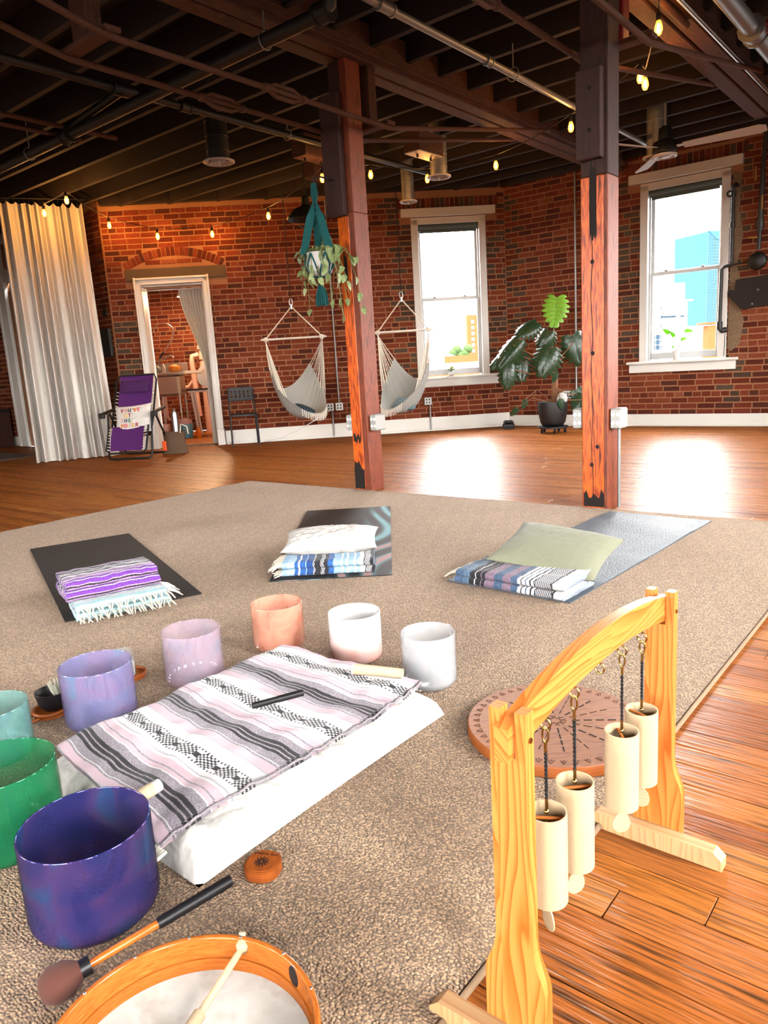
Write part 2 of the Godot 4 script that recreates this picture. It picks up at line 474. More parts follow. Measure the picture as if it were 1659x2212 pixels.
func lay_bricks(w: Node3D, u0: float, u1: float, v0: float, v1: float, holes: Array, arch: Array, keep: int, grey_near: Array, extra := []) -> void:
	var pal := []
	for c in [c8(126, 56, 38), c8(138, 64, 42), c8(112, 48, 34), c8(148, 74, 50), c8(100, 44, 34), c8(132, 60, 44), c8(142, 70, 44), c8(94, 50, 38), c8(86, 66, 54), c8(100, 80, 64), c8(158, 90, 64)]: pal.append(c.srgb_to_linear() * 0.7)
	var meshes := {}
	var unit := func(k: int) -> Mesh:
		if not meshes.has(k):
			var b := MB.new(); b.tint = pal[k]
			b.box(Transform3D(), Vector3(1, 1, 1), 0.0)
			var bb := MB.new(); bb.tint = pal[k]
			# a face with worn arrises: six sides, the front smaller than the back
			var f := [Vector3(-0.5, -0.5, -0.5), Vector3(0.5, -0.5, -0.5), Vector3(0.5, 0.5, -0.5), Vector3(-0.5, 0.5, -0.5)]
			var g := [Vector3(-0.485, -0.44, 0.5), Vector3(0.488, -0.45, 0.5), Vector3(0.484, 0.45, 0.5), Vector3(-0.488, 0.44, 0.5)]
			var mid := []
			for p in f: mid.append(Vector3(p.x, p.y, 0.1))
			for i in 4:
				var j := (i + 1) % 4
				var nn: Vector3 = [Vector3(0, -1, 0), Vector3(1, 0, 0), Vector3(0, 1, 0), Vector3(-1, 0, 0)][i]
				bb.face([f[i], mid[i], mid[j], f[j]], nn, [Vector2(), Vector2(), Vector2(), Vector2()])
				bb.face([mid[i], g[i], g[j], mid[j]], (nn + Vector3(0, 0, 0.7)).normalized(), [Vector2(), Vector2(), Vector2(), Vector2()])
			bb.face([g[0], g[3], g[2], g[1]], Vector3(0, 0, 1), [Vector2(), Vector2(), Vector2(), Vector2()])
			meshes[k] = bb.mesh()
			meshes[k].surface_set_material(0, M.brick)
		return meshes[k]
	var list := []
	var course := 0.0752
	var row := 0
	var v := v0
	while v + course * 0.7 < v1:
		var vm := v + course / 2
		var header := row % 7 == 3
		var bl := 0.112 if header else 0.216
		for s in spans(u0, u1, vm, holes, arch):
			var u: float = s[0]
			var first := true
			while u < s[1] - 0.012:
				var want := bl
				if first: want = bl * (0.5 if row % 2 else 1.0) + rng.randf_range(-0.02, 0.02)
				want += rng.randf_range(-0.006, 0.006)
				if not header and rng.randf() < 0.07: want = 0.11
				var e := minf(u + want, s[1])
				if s[1] - e < 0.04: e = s[1]
				first = false
				if e - u > 0.03:
					var um := (u + e) / 2
					var k := rng.randi() % 8
					for gr in grey_near:
						if um > gr[0] and um < gr[1] and vm > gr[2] and vm < gr[3] and rng.randf() < 0.5: k = 8 + rng.randi() % 2
					if rng.randf() < 0.03: k = 10
					list.append([Transform3D(Basis.from_euler(Vector3(0, 0, rng.randf_range(-0.008, 0.008))) * Basis.from_scale(Vector3(e - u - 0.011, 0.0635 + rng.randf_range(-0.003, 0.002), 0.03)), Vector3(um, vm + rng.randf_range(-0.002, 0.002), rng.randf_range(-0.013, -0.006))), k])
				u = e
		v += course
		row += 1
	for x in extra: list.append(x)
	for i in list.size():
		var q := on_screen(w.transform * (list[i][0].origin as Vector3))
		var inside := q.x > 0 and q.x < 1659 and q.y > 0 and q.y < 2212
		list[i].append(list[i][0].basis.x.length() / (q.z * q.z) if inside else 0.0)
	list.sort_custom(func(a, c): return a[2] > c[2])
	var rest := MB.new()
	for i in list.size():
		if i < keep and list[i][2] > 0: put(unit.call(list[i][1]), "brick", w, list[i][0])
		else:
			var t: Transform3D = list[i][0]
			rest.tint = pal[list[i][1]]
			var m: ArrayMesh = unit.call(list[i][1])
			var a := m.surface_get_arrays(0)
			var k := rest.v.size()
			for j in a[Mesh.ARRAY_VERTEX].size():
				rest.vert(t * a[Mesh.ARRAY_VERTEX][j], (t.basis.inverse().transposed() * a[Mesh.ARRAY_NORMAL][j]).normalized(), Vector2())
			for j in a[Mesh.ARRAY_INDEX]: rest.idx.append(k + j)
	if rest.v.size():
		var o := part(rest, "brickwork", M.brick, w)
		o.set_meta("kind", "stuff")

func soldier(u0: float, u1: float, v: float, h: float) -> Array:
	var out := []
	var u := u0
	while u < u1:
		out.append([Transform3D(Basis.from_scale(Vector3(0.058, h, 0.03)), Vector3(u + 0.034, v + h / 2, rng.randf_range(-0.012, -0.006))), rng.randi() % 10])
		u += 0.07
	return out

func shell() -> void:
	# back wall: doorway on the left, a tall window on the right
	var door := [-5.29, -4.40, 0.0, 2.335]
	var win1 := [-1.29, -0.365, 0.80, 2.99]
	var b := MB.new()
	slab(b, -5.74, 0.3, 0.0, 3.66, [door, win1])
	var w := struct(b, "wall_back", M.mortar, "red brick back wall with a doorway and a tall window", T1)
	var arch := [-4.78, 1.42, 1.43, 0.535]
	var extra := soldier(-1.56, -0.1, 3.19, 0.135)
	for i in 23:
		var a := lerpf(-0.515, 0.515, i / 22.0)
		extra.append([Transform3D(Basis(Vector3(0, 0, 1), -a) * Basis.from_scale(Vector3(0.055, 0.125, 0.03)), Vector3(-4.78 + 1.362 * sin(a), 1.42 + 1.362 * cos(a), -0.009)), rng.randi() % 8])
	var no_brick := [[-5.29, -4.4, 0.0, 2.4], [-5.48, -4.055, 2.37, 2.555], win1, [-1.52, -0.12, 3.02, 3.3]]
	lay_bricks(w, -5.73, 0.0, 0.2, 3.38, no_brick, arch, 300, [[-1.75, -1.3, 0.8, 3.4], [-0.36, 0.05, 0.8, 3.4], [-5.8, -5.3, 0.3, 1.9]], extra)
	b = MB.new(); b.box(at(Vector3(-4.768, 2.482, 0.0)), Vector3(1.42, 0.165, 0.05), 0.008)
	part(b, "lintel", M.stone_lintel, w).set_meta("label", "dark stone lintel over the doorway")
	# right wall with a second window
	var win2 := [2.045, 2.965, 0.86, 3.02]
	b = MB.new()
	slab(b, 0.0, 8.3, 0.0, 3.66, [win2, [6.0, 6.92, 0.86, 3.02]])
	w = struct(b, "wall_right", M.mortar, "red brick wall with a window, pipes and a patch of old plaster", T2)
	lay_bricks(w, 0.0, 3.9, 0.15, 3.47, [win2, [1.8, 3.17, 3.05, 3.36]], [], 300, [[1.7, 2.02, 0.9, 3.4], [3.0, 3.25, 0.3, 3.3], [0.0, 0.25, 1.0, 3.4]], soldier(1.76, 3.2, 3.215, 0.14))
	b = MB.new()
	var pl := PackedVector2Array([Vector2(3.06, 1.0), Vector2(3.1, 0.93), Vector2(3.2, 1.02), Vector2(3.24, 1.3), Vector2(3.16, 1.52), Vector2(3.2, 1.7), Vector2(3.14, 1.95), Vector2(3.2, 2.3), Vector2(3.15, 2.6), Vector2(3.17, 3.0), Vector2(3.07, 3.03)])
	b.prism(pl, 0.012, at(Vector3(0, 0, 0.004)))
	part(b, "old_render", mat("old_render", Color.WHITE, 0.95, {"tex": ntex(50, 0.03, [c8(84, 66, 48), c8(138, 112, 84), c8(62, 50, 40)]), "tri": 4.0, "bump": ntex(51, 0.05, [Color.BLACK, Color.WHITE]), "depth": 0.5}), w)
	# the wall that turns away on the left, with a panelled door and its transom
	var d2 := [-3.05, -1.9, 0.0, 3.36]
	b = MB.new()
	slab(b, -5.8, 0.0, 0.0, 3.66, [d2])
	w = struct(b, "wall_left", M.mortar, "red brick wall behind the long curtain", TL)
	lay_bricks(w, -5.2, 0.0, 0.1, 3.4, [[-3.36, -1.6, 0.0, 3.4]], [], 120, [])
	door_with_transom(d2)
	# walls outside the picture, each with sash windows
	b = MB.new()
	var hs := []
	for c in [2.4, 5.6, 8.4, 11.4]: hs.append([c - 0.55, c + 0.55, 0.8, 3.05])
	slab(b, 0.0, 14.0, 0.0, 3.66, hs)
	var tr := yawT(8.3, 0, 6.3, D1 + 90)
	struct(b, "wall_side", M.plaster, "plastered long wall with a row of tall windows", tr)
	var k := 3
	for h in hs:
		sash_window("window_%d" % k, tr, h, false); k += 1
	sash_window("window_%d" % k, T2, [6.0, 6.92, 0.86, 3.02], false); k += 1
	b = MB.new()
	hs = []
	for c in [1.3, 3.3, 5.3]: hs.append([c - 0.55, c + 0.55, 0.8, 3.05])
	slab(b, -0.3, 7.9, 0.0, 3.66, hs)
	tr = yawT(-0.64, 0, -4.47, 180)
	struct(b, "wall_front", M.plaster, "plastered wall behind the viewer with tall windows", tr)
	for h in hs:
		sash_window("window_%d" % k, tr, h, false); k += 1
	b = MB.new()
	hs = []
	for c in [2.5, 5.5]: hs.append([c - 0.55, c + 0.55, 0.8, 3.05])
	slab(b, -0.3, 19.4, 0.0, 3.66, hs)
	tr = yawT(-8.2, 0, -4.47, -90)
	struct(b, "wall_far_left", M.plaster, "plastered wall at the left end of the loft", tr)
	for h in hs:
		sash_window("window_%d" % k, tr, h, false); k += 1
	sash_window("window_1", T1, win1, true)
	sash_window("window_2", T2, win2, true)
	# door casing of the doorway
	var d := Node3D.new(); d.name = "trim_1"; d.transform = T1; add_child(d)
	tag(d, "white moulded casing around the kitchen doorway", "", "", "structure")
	for s in [-1, 1]:
		b = MB.new()
		var uc := -5.322 if s < 0 else -4.352
		b.box(at(Vector3(uc, 1.21, 0.02)), Vector3(0.085, 2.42, 0.05), 0.006)
		b.box(at(Vector3(uc + 0.032 * s, 1.23, 0.05)), Vector3(0.028, 2.43, 0.03), 0.006)
		b.box(at(Vector3(uc - 0.036 * s, 1.18, 0.045)), Vector3(0.014, 2.3, 0.02), 0.004)
		b.box(at(Vector3(-5.282 if s < 0 else -4.408, 1.17, -0.15)), Vector3(0.02, 2.33, 0.3))
		part(b, "casing", M.white_paint, d)
		b = MB.new(); b.box(at(Vector3(uc, 0.12, 0.035)), Vector3(0.11, 0.24, 0.07), 0.006)
		part(b, "plinth_block", M.white_paint, d)
	b = MB.new()
	b.box(at(Vector3(-4.837, 2.385, 0.02)), Vector3(1.055, 0.09, 0.05), 0.006)
	b.box(at(Vector3(-4.837, 2.42, 0.05)), Vector3(1.06, 0.028, 0.03), 0.006)
	b.box(at(Vector3(-4.837, 2.325, -0.15)), Vector3(0.9, 0.02, 0.3))
	part(b, "head_casing", M.white_paint, d)
	# skirting boards
	var sk := [["baseboard_back", T1, [[-5.73, -5.38], [-4.29, -0.005]], 0.205], ["baseboard_right", T2, [[0.005, 8.2]], 0.16], ["baseboard_left", TL, [[-1.6, -0.01], [-5.7, -3.36]], 0.16]]
	for q in sk:
		b = MB.new()
		for s in q[2]:
			b.box(at(Vector3((s[0] + s[1]) / 2, q[3] / 2, 0.014)), Vector3(s[1] - s[0], q[3], 0.028), 0.004)
			b.box(at(Vector3((s[0] + s[1]) / 2, 0.018, 0.034)), Vector3(s[1] - s[0], 0.036, 0.018), 0.006)
		struct(b, q[0], M.white_paint, "white painted skirting board along the brick wall", q[1])

func door_with_transom(h: Array) -> void:
	var d := Node3D.new(); d.name = "door_1"; d.transform = TL; add_child(d)
	tag(d, "white panelled door with a dark transom light beside the long curtain", "", "", "structure")
	var c: float = (h[0] + h[1]) / 2
	var wd: float = h[1] - h[0]
	for s in [-1, 1]:
		var b := MB.new()
		b.box(at(Vector3(c + s * (wd / 2 + 0.13), 1.73, 0.025)), Vector3(0.28, 3.46, 0.06), 0.008)
		b.box(at(Vector3(c + s * (wd / 2 + 0.23), 1.73, 0.06)), Vector3(0.06, 3.46, 0.04), 0.008)
		part(b, "casing", M.white_paint, d)
	var b := MB.new()
	b.box(at(Vector3(c, 3.42, 0.03)), Vector3(wd + 0.5, 0.15, 0.08), 0.01)
	part(b, "head_casing", M.white_paint, d)
	b = MB.new(); b.box(at(Vector3(c, 2.84, 0.0)), Vector3(wd, 0.2, 0.1), 0.01)
	part(b, "transom_bar", M.white_paint, d)
	b = MB.new(); b.box(at(Vector3(c, 3.15, -0.08)), Vector3(wd, 0.42, 0.02))
	part(b, "transom_light", M.black_plastic, d)
	b = MB.new()
	b.box(at(Vector3(c, 1.37, -0.1)), Vector3(wd, 2.74, 0.04))
	for v in [0.6, 1.85]: b.box(at(Vector3(c, v, -0.075)), Vector3(wd - 0.3, 1.4 if v > 1 else 0.8, 0.02), 0.008)
	part(b, "door_leaf", M.white_paint, d)

func sash_window(called: String, t: Transform3D, h: Array, dressed: bool) -> void:
	var d := Node3D.new(); d.name = called; d.transform = t; add_child(d)
	tag(d, "white double-hung sash window with a rolled blind" if dressed else "white double-hung sash window", "", "", "structure")
	var c: float = (h[0] + h[1]) / 2
	var w: float = h[1] - h[0]
	var mid: float = lerpf(h[2], h[3], 0.515)
	var b: MB
	for s in [-1, 1]:
		b = MB.new()
		b.box(at(Vector3(c + s * (w / 2 + 0.03), (h[2] + h[3]) / 2 + 0.02, 0.012)), Vector3(0.1, h[3] - h[2] + 0.05, 0.03), 0.004)
		part(b, "casing", M.white_paint, d)
		b = MB.new()
		b.box(at(Vector3(c + s * (w / 2 - 0.008), (h[2] + h[3]) / 2, -0.15)), Vector3(0.016, h[3] - h[2], 0.3))
		b.box(at(Vector3(c + s * (w / 2 - 0.025), (h[2] + h[3]) / 2, -0.06)), Vector3(0.025, h[3] - h[2], 0.02))
		b.box(at(Vector3(c + s * (w / 2 - 0.025), (h[2] + h[3]) / 2, -0.125)), Vector3(0.02, h[3] - h[2], 0.015))
		part(b, "jamb", M.sash_white, d)
	b = MB.new()
	b.box(at(Vector3(c, h[3] + 0.02, 0.012)), Vector3(w + 0.16, 0.09, 0.03), 0.004)
	b.box(at(Vector3(c, h[3] - 0.01, -0.15)), Vector3(w, 0.02, 0.3))
	part(b, "head", M.white_paint, d)
	b = MB.new(); b.box(at(Vector3(c, h[3] + 0.13, 0.035)), Vector3(w + 0.43, 0.115, 0.09), 0.005)
	part(b, "header_board", M.white_paint, d)
	b = MB.new()
	b.box(at(Vector3(c, h[2] - 0.018, -0.06)), Vector3(w + 0.0, 0.036, 0.32), 0.0)
	b.box(at(Vector3(c, h[2] - 0.018, 0.05)), Vector3(w + 0.45, 0.036, 0.13), 0.008)
	part(b, "sill", M.white_paint, d)
	b = MB.new(); b.box(at(Vector3(c, h[2] - 0.09, 0.03)), Vector3(w + 0.4, 0.11, 0.06), 0.004)
	part(b, "apron", M.white_paint, d)
	for q in [[h[2] + 0.02, mid + 0.02, -0.09, 0.085], [mid - 0.02, h[3] - 0.02, -0.145, 0.05]]:
		b = MB.new()
		var vm: float = (q[0] + q[1]) / 2
		for s in [-1, 1]: b.box(at(Vector3(c + s * (w / 2 - 0.04), vm, q[2])), Vector3(0.05, q[1] - q[0], 0.035), 0.003)
		b.box(at(Vector3(c, q[0] + q[3] / 2, q[2])), Vector3(w - 0.03, q[3], 0.035), 0.003)
		b.box(at(Vector3(c, q[1] - 0.022, q[2])), Vector3(w - 0.03, 0.044, 0.035), 0.003)
		var s := part(b, "sash", M.sash_white, d)
		b = MB.new()
		b.face([Vector3(c - w / 2 + 0.06, q[0] + 0.04, q[2]), Vector3(c - w / 2 + 0.06, q[1] - 0.03, q[2]), Vector3(c + w / 2 - 0.06, q[1] - 0.03, q[2]), Vector3(c + w / 2 - 0.06, q[0] + 0.04, q[2])], Vector3(0, 0, 1), [Vector2(), Vector2(), Vector2(), Vector2()])
		part(b, "pane", M.glass, s)
	if not dressed: return
	for s in [-0.23, 0.22]:
		b = MB.new(); b.box(at(Vector3(c + s, mid + 0.03, -0.075)), Vector3(0.04, 0.02, 0.03), 0.004)
		part(b, "sash_lock", M.galvanised, d)
	b = MB.new(); b.tube([Vector3(c - w / 2 + 0.03, h[3] - 0.055, -0.035), Vector3(c + w / 2 - 0.03, h[3] - 0.055, -0.035)], 0.038, 14)
	b.box(at(Vector3(c, h[3] - 0.085, -0.03)), Vector3(w - 0.06, 0.05, 0.02))
	b.box(at(Vector3(c, h[3] - 0.125, -0.03)), Vector3(w - 0.1, 0.03, 0.012), 0.003)
	part(b, "roller_blind", M.blind, d).set_meta("label", "rolled-up dark green roller blind")

# ---------- floor ----------
func row_span(s1: float, pad := 0.0) -> Array:
	# where the line s1 = const of the grid crosses the room, as s2 from .. to
	var o := Vector2(-0.104, 6.143)
	var a := deg_to_rad(D1)
	var e1 := Vector2(sin(a), cos(a))
	var e2 := Vector2(cos(a), -sin(a))
	var xs := []
	for i in ROOM.size():
		var p: Vector2 = ROOM[i] - o
		var q: Vector2 = ROOM[(i + 1) % ROOM.size()] - o
		var a1 := p.dot(e1) - s1
		var a2 := q.dot(e1) - s1
		if (a1 < 0) != (a2 < 0): xs.append(lerpf(p.dot(e2), q.dot(e2), a1 / (a1 - a2)))
	if xs.size() < 2: return []
	xs.sort()
	return [xs[0] + pad, xs[-1] - pad]

func floor_and_carpet() -> void:
	var b := MB.new()
	var poly := PackedVector2Array()
	for p in ROOM: poly.append(Vector2(p.x, p.y) * 1.0)
	b.prism(poly, 0.1, Transform3D(Basis(Vector3(1, 0, 0), -PI / 2), Vector3(0, -0.072, 0)))
	var fl := struct(b, "floor", M.floor_base, "glossy orange-brown plank floor of the loft")
	var list := []
	var wd := 0.087
	var s1 := -8.0
	while s1 < 7.2:
		var sp := row_span(s1, 0.01)
		if sp:
			var x: float = sp[0] - rng.randf_range(0.0, 1.5)
			while x < sp[1]:
				var e := x + rng.randf_range(1.0, 2.6)
				var a := maxf(x, sp[0])
				var c := minf(e, sp[1])
				# planks wholly under the carpet are left out
				var hidden := s1 > -6.0 and s1 < -0.2 and a > -1.3 and c < 3.3
				if c - a > 0.05 and not hidden:
					# one colour of board for each, a little uneven in height
					list.append([a, c, s1, rng.randi() % 5, rng.randf_range(-0.0008, 0.0008)])
				x = e
		s1 += wd
	for q in list:
		var best := 0.0
		for f in [0.1, 0.3, 0.5, 0.7, 0.9]:
			var x := lerpf(q[0], q[1], f)
			if q[2] > -6.06 and q[2] < -0.06 and x > -1.44 and x < 3.416: continue
			var sc := on_screen(G * Vector3(x, 0, -q[2]))
			if sc.x > 0 and sc.x < 1659 and sc.y > 0 and sc.y < 2212: best = maxf(best, (q[1] - q[0]) / (sc.z * sc.z))
		q.append(best)
	list.sort_custom(func(a, c): return a[5] > c[5])
	var rest := [MB.new(), MB.new(), MB.new(), MB.new(), MB.new()]
	for i in list.size():
		var q: Array = list[i]
		var t := at(Vector3((q[0] + q[1]) / 2, -0.012 + q[4], -q[2]), Vector3(rng.randf_range(-0.004, 0.004), 0, 0))
		var sz := Vector3(q[1] - q[0] - 0.002, 0.024, wd - 0.0022)
		if i < 300 and q[5] > 0:
			var m := MB.new()
			m.shift = Vector2(rng.randf() * 5, rng.randf() * 5)
			m.box(Transform3D(), sz, 0.0018)
			part(m, "plank", M["floor%d" % q[3]], fl, G * t)
		else:
			rest[q[3]].shift = Vector2(rng.randf() * 5, rng.randf() * 5)
			rest[q[3]].box(G * t, sz, 0.0)
	for i in 5:
		if rest[i].v.size(): part(rest[i], "planking", M["floor%d" % i], fl).set_meta("kind", "stuff")
	# carpet: a slab with a bound edge, lying straight on the boards
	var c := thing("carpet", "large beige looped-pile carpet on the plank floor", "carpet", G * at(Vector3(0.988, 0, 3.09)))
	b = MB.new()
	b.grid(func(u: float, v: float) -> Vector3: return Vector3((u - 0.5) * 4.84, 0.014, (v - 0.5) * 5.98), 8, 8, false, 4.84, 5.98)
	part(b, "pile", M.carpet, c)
	b = MB.new()
	for s in [-1, 1]:
		b.tube([Vector3(s * 2.425, 0.007, -2.995), Vector3(s * 2.425, 0.007, 2.995)], 0.0072, 8)
		b.tube([Vector3(-2.425, 0.007, s * 2.995), Vector3(2.425, 0.007, s * 2.995)], 0.0072, 8)
	part(b, "binding", M.carpet_edge, c)

# ---------- ceiling ----------
func ceiling() -> void:
	var b := MB.new()
	var poly := PackedVector2Array()
	for p in ROOM: poly.append(Vector2(p.x, p.y))
	b.prism(poly, 0.08, Transform3D(Basis(Vector3(1, 0, 0), -PI / 2), Vector3(0, 3.7, 0)))
	var c := struct(b, "ceiling", M.joist, "dark open timber ceiling with exposed joists")
	var s1 := -7.9 + 0.78
	var k := 0
	while s1 < 7.2:
		var sp := row_span(s1, 0.02)
		if sp and sp[1] - sp[0] > 0.4:
			b = MB.new(); b.shift = Vector2(rng.randf() * 5, rng.randf() * 5)
			b.box(G * at(Vector3((sp[0] + sp[1]) / 2, 3.535 + rng.randf_range(-0.008, 0.004), -s1)), Vector3(sp[1] - sp[0], 0.25, 0.055), 0.003)
			part(b, "joist", M.joist, c)
		s1 += 0.457
	# wall plate boards along the brick tops
	b = MB.new(); b.box(T1 * at(Vector3(-2.9, 3.52, 0.05)), Vector3(5.6, 0.2, 0.09), 0.004); part(b, "wall_plate", M.joist, c)
	b = MB.new(); b.box(T2 * at(Vector3(2.1, 3.56, 0.05)), Vector3(3.9, 0.18, 0.09), 0.004); part(b, "wall_plate", M.joist, c)
	# two trussed girders on the posts
	for g in [[0.0, 5.25, "left"], [2.03, 4.3, "right"]]:
		var s2: float = g[0]
		var gd := Node3D.new(); gd.name = "ceiling_beam" if g[2] == "left" else "ceiling_beam_001"; gd.transform = G; add_child(gd)
		tag(gd, "heavy timber girder with iron truss rods over the %s post" % ("hanging plant" if g[2] == "left" else "charred"), "beam", "", "structure")
		for s in [-1, 1]:
			b = MB.new(); b.shift = Vector2(rng.randf(), rng.randf())
			b.box(at(Vector3(s2 + s * 0.075, 3.43, -(g[1] - 6.0) / 2)), Vector3(0.13, 0.27, g[1] + 6.0), 0.008)
			part(b, "timber", M.girder, gd)
			b = MB.new()
			b.box(at(Vector3(s2 + s * 0.155, 3.36, -(g[1] - 6.0) / 2)), Vector3(0.04, 0.06, g[1] + 6.0), 0.004)
			part(b, "ledger", M.girder, gd)
		# struts and rods: level between the struts, rising to the girder beyond
		var sa := -2.15
		var sb := 0.22
		if s2 > 1: sa = -3.2; sb = 0.18
		for q in [sa, sb]:
			b = MB.new(); b.box(at(Vector3(s2 + 0.02, 3.08, -q)), Vector3(0.15, 0.44, 0.1), 0.006)
			part(b, "strut", M.red_paint if s2 > 1 else M.girder, gd)
			b = MB.new(); b.box(at(Vector3(s2 + 0.02, 2.855, -q)), Vector3(0.5, 0.03, 0.1), 0.006)
			part(b, "saddle", M.rust_rod, gd)
		for s in [-1, 1]:
			var x: float = s2 + 0.03 + s * 0.2
			b = MB.new()
			b.tube([Vector3(x, 3.34, -(sa - 2.6)), Vector3(x, 2.84, -(sa - 0.1)), Vector3(x, 2.825, -sa), Vector3(x, 2.825, -sb), Vector3(x, 2.84, -(sb + 0.1)), Vector3(x, 3.32, -(sb + 2.75))], 0.019, 8)
			part(b, "truss_rod", M.rust_rod, gd)
			b = MB.new()
			var tz: float = -0.98 + 0.1 * s
			for e in [-1, 1]: b.tube([Vector3(x, 2.825, -tz - 0.17), Vector3(x, 2.825 + e * 0.035, -tz - 0.08), Vector3(x, 2.825 + e * 0.035, -tz + 0.08), Vector3(x, 2.825, -tz + 0.17)], 0.015, 6)
			for e in [-0.17, 0.17]: b.ball(Vector3(x, 2.825, -tz + e), Vector3(0.03, 0.03, 0.04), 8)
			part(b, "turnbuckle", M.rust_rod, gd)
	# pipes and conduits under the joists, in grid coordinates s2, height, s1
	var run := func(called: String, label: String, cat: String, m: Material, r: float, pts: Array, joints := []) -> Node3D:
		var o := thing(called, label, cat, G)
		var path := []
		for p in pts: path.append(Vector3(p[0], p[1], -p[2]))
		var bb := MB.new(); bb.tube(path, r, 12); part(bb, "pipe", m, o)
		for j in joints:
			bb = MB.new()
			var a := Vector3(j[0], j[1], -j[2])
			var d: Vector3 = (path[-1] - path[0]).normalized() * j[3]
			bb.tube([a - d, a + d], r * 1.35, 12)
			for e in [-1, 1]: bb.tube([a + d * e * 0.8, a + d * e * 1.1], r * 1.55, 12)
			part(bb, "coupling", m, o)
		return o
	run.call("sprinkler_pipe", "long grey steel pipe under the joists between the two posts", "pipe", M.galvanised, 0.026, [[0.91, 3.2, -2.5], [0.91, 3.2, 4.6]], [[0.91, 3.2, -0.62, 0.07], [0.91, 3.2, 0.6, 0.035]])
	run.call("water_main", "thick black pipe crossing the ceiling from the curtain to an elbow by the girder", "pipe", M.black_pipe, 0.045, [[-5.2, 3.15, -0.94], [0.66, 3.15, -0.94], [0.74, 3.17, -0.95], [0.76, 3.4, -0.95]], [[0.68, 3.15, -0.94, 0.05], [-2.4, 3.15, -0.94, 0.05]])
	var pp: Node3D = run.call("branch_pipe", "black branch pipe with fittings under the ceiling left of the girder", "pipe", M.black_pipe, 0.032, [[-1.5, 3.28, -4.0], [-1.5, 3.28, 3.2]], [[-1.5, 3.28, -0.35, 0.05]])
	b = MB.new(); b.tube([Vector3(-2.4, 3.15, 0.94), Vector3(-2.2, 3.22, 0.94), Vector3(-1.5, 3.28, 0.94)], 0.034, 10); b.tube([Vector3(-1.5, 3.28, 1.04), Vector3(-1.5, 3.28, 0.84)], 0.052, 12)
	part(b, "tee", M.black_pipe, pp)
	run.call("conduit_bundle", "thin bent conduit pipe running above the black branch pipe", "pipe", M.rust_rod, 0.02, [[-2.6, 3.42, -2.9], [-2.6, 3.22, -2.85], [-2.6, 3.2, -2.7], [-2.6, 3.2, -0.7]])
	run.call("conduit_bundle", "thin bent conduit pipe beside the hanger of the thick black pipe", "pipe", M.rust_rod, 0.02, [[-2.42, 3.42, -2.6], [-2.42, 3.24, -2.55], [-2.42, 3.22, -2.4], [-2.42, 3.22, -0.45]])
	run.call("girder_conduit", "shiny steel conduit running along the girder above the ceiling fan", "pipe", M.steel, 0.02, [[2.24, 3.25, -3.0], [2.24, 3.25, 4.2]], [[2.24, 3.25, 0.3, 0.05]])
	run.call("girder_conduit", "dull brown conduit along the girder above the ceiling fan", "pipe", M.rust_rod, 0.024, [[2.13, 3.265, -3.0], [2.13, 3.265, 1.3]])
	run.call("drain_pipe", "thick grey drain pipe with a coupling in the corner of the ceiling", "pipe", M.galvanised, 0.06, [[2.5, 3.2, -1.5], [2.5, 3.2, 3.9]], [[2.5, 3.2, 1.6, 0.07]])
	# pipe hangers
	for h in [[0.91, 3.2, 0.98, "steel hanger on the long grey pipe between the posts"], [-3.1, 3.15, -0.94, "steel hanger on the thick black pipe near the curtain"], [0.15, 3.15, -0.94, "steel hanger on the thick black pipe next to its elbow"], [-1.5, 3.28, 0.85, "steel hanger on the black branch pipe beside the boxed block"], [2.5, 3.2, 2.05, "steel hanger on the thick grey drain pipe"]]:
		var o := thing("pipe_hanger", h[3], "pipe hanger", G, "pipe hangers under the joists")
		b = MB.new()
		var q := Vector3(h[0], h[1], -h[2])
		b.tube([q + Vector3(0, 0.05, 0), Vector3(q.x, 3.42, q.z)], 0.006, 6)
		part(b, "rod", M.galvanised, o)
		b = MB.new()
		var ring := []
		for i in 13:
			var a := TAU * i / 12
			ring.append(q + Vector3(0, cos(a), sin(a)) * 0.055 if h[0] == 0.15 or h[0] == -3.1 else q + Vector3(sin(a), cos(a), 0) * 0.05)
		b.tube(ring, 0.005, 6)
		part(b, "loop", M.galvanised, o)
	var cg := thing("caged_lamp", "red wire-caged work lamp hanging beside the thick grey drain pipe", "lamp", G * at(Vector3(2.66, 3.2, -1.5)))
	b = MB.new(); b.tube([Vector3(0, 0.07, 0), Vector3(0, 0.22, 0)], 0.006, 6); part(b, "rod", M.galvanised, cg)
	b = MB.new(); b.tube([Vector3(0, 0.03, 0), Vector3(0, 0.075, 0)], 0.022, 10); part(b, "socket", M.black_plastic, cg)
	b = MB.new()
	for i in 6:
		var a := TAU * i / 6
		b.tube([Vector3(0.02 * cos(a), 0.05, 0.02 * sin(a)), Vector3(0.06 * cos(a), 0.0, 0.06 * sin(a)), Vector3(0.05 * cos(a), -0.07, 0.05 * sin(a)), Vector3(0, -0.09, 0)], 0.004, 5)
	var hoop := []
	for i in 17: hoop.append(Vector3(0.06 * cos(TAU * i / 16), -0.01, 0.06 * sin(TAU * i / 16)))
	b.tube(hoop, 0.004, 5); part(b, "wire_cage", mat("cage_red", c8(150, 30, 30), 0.5), cg)
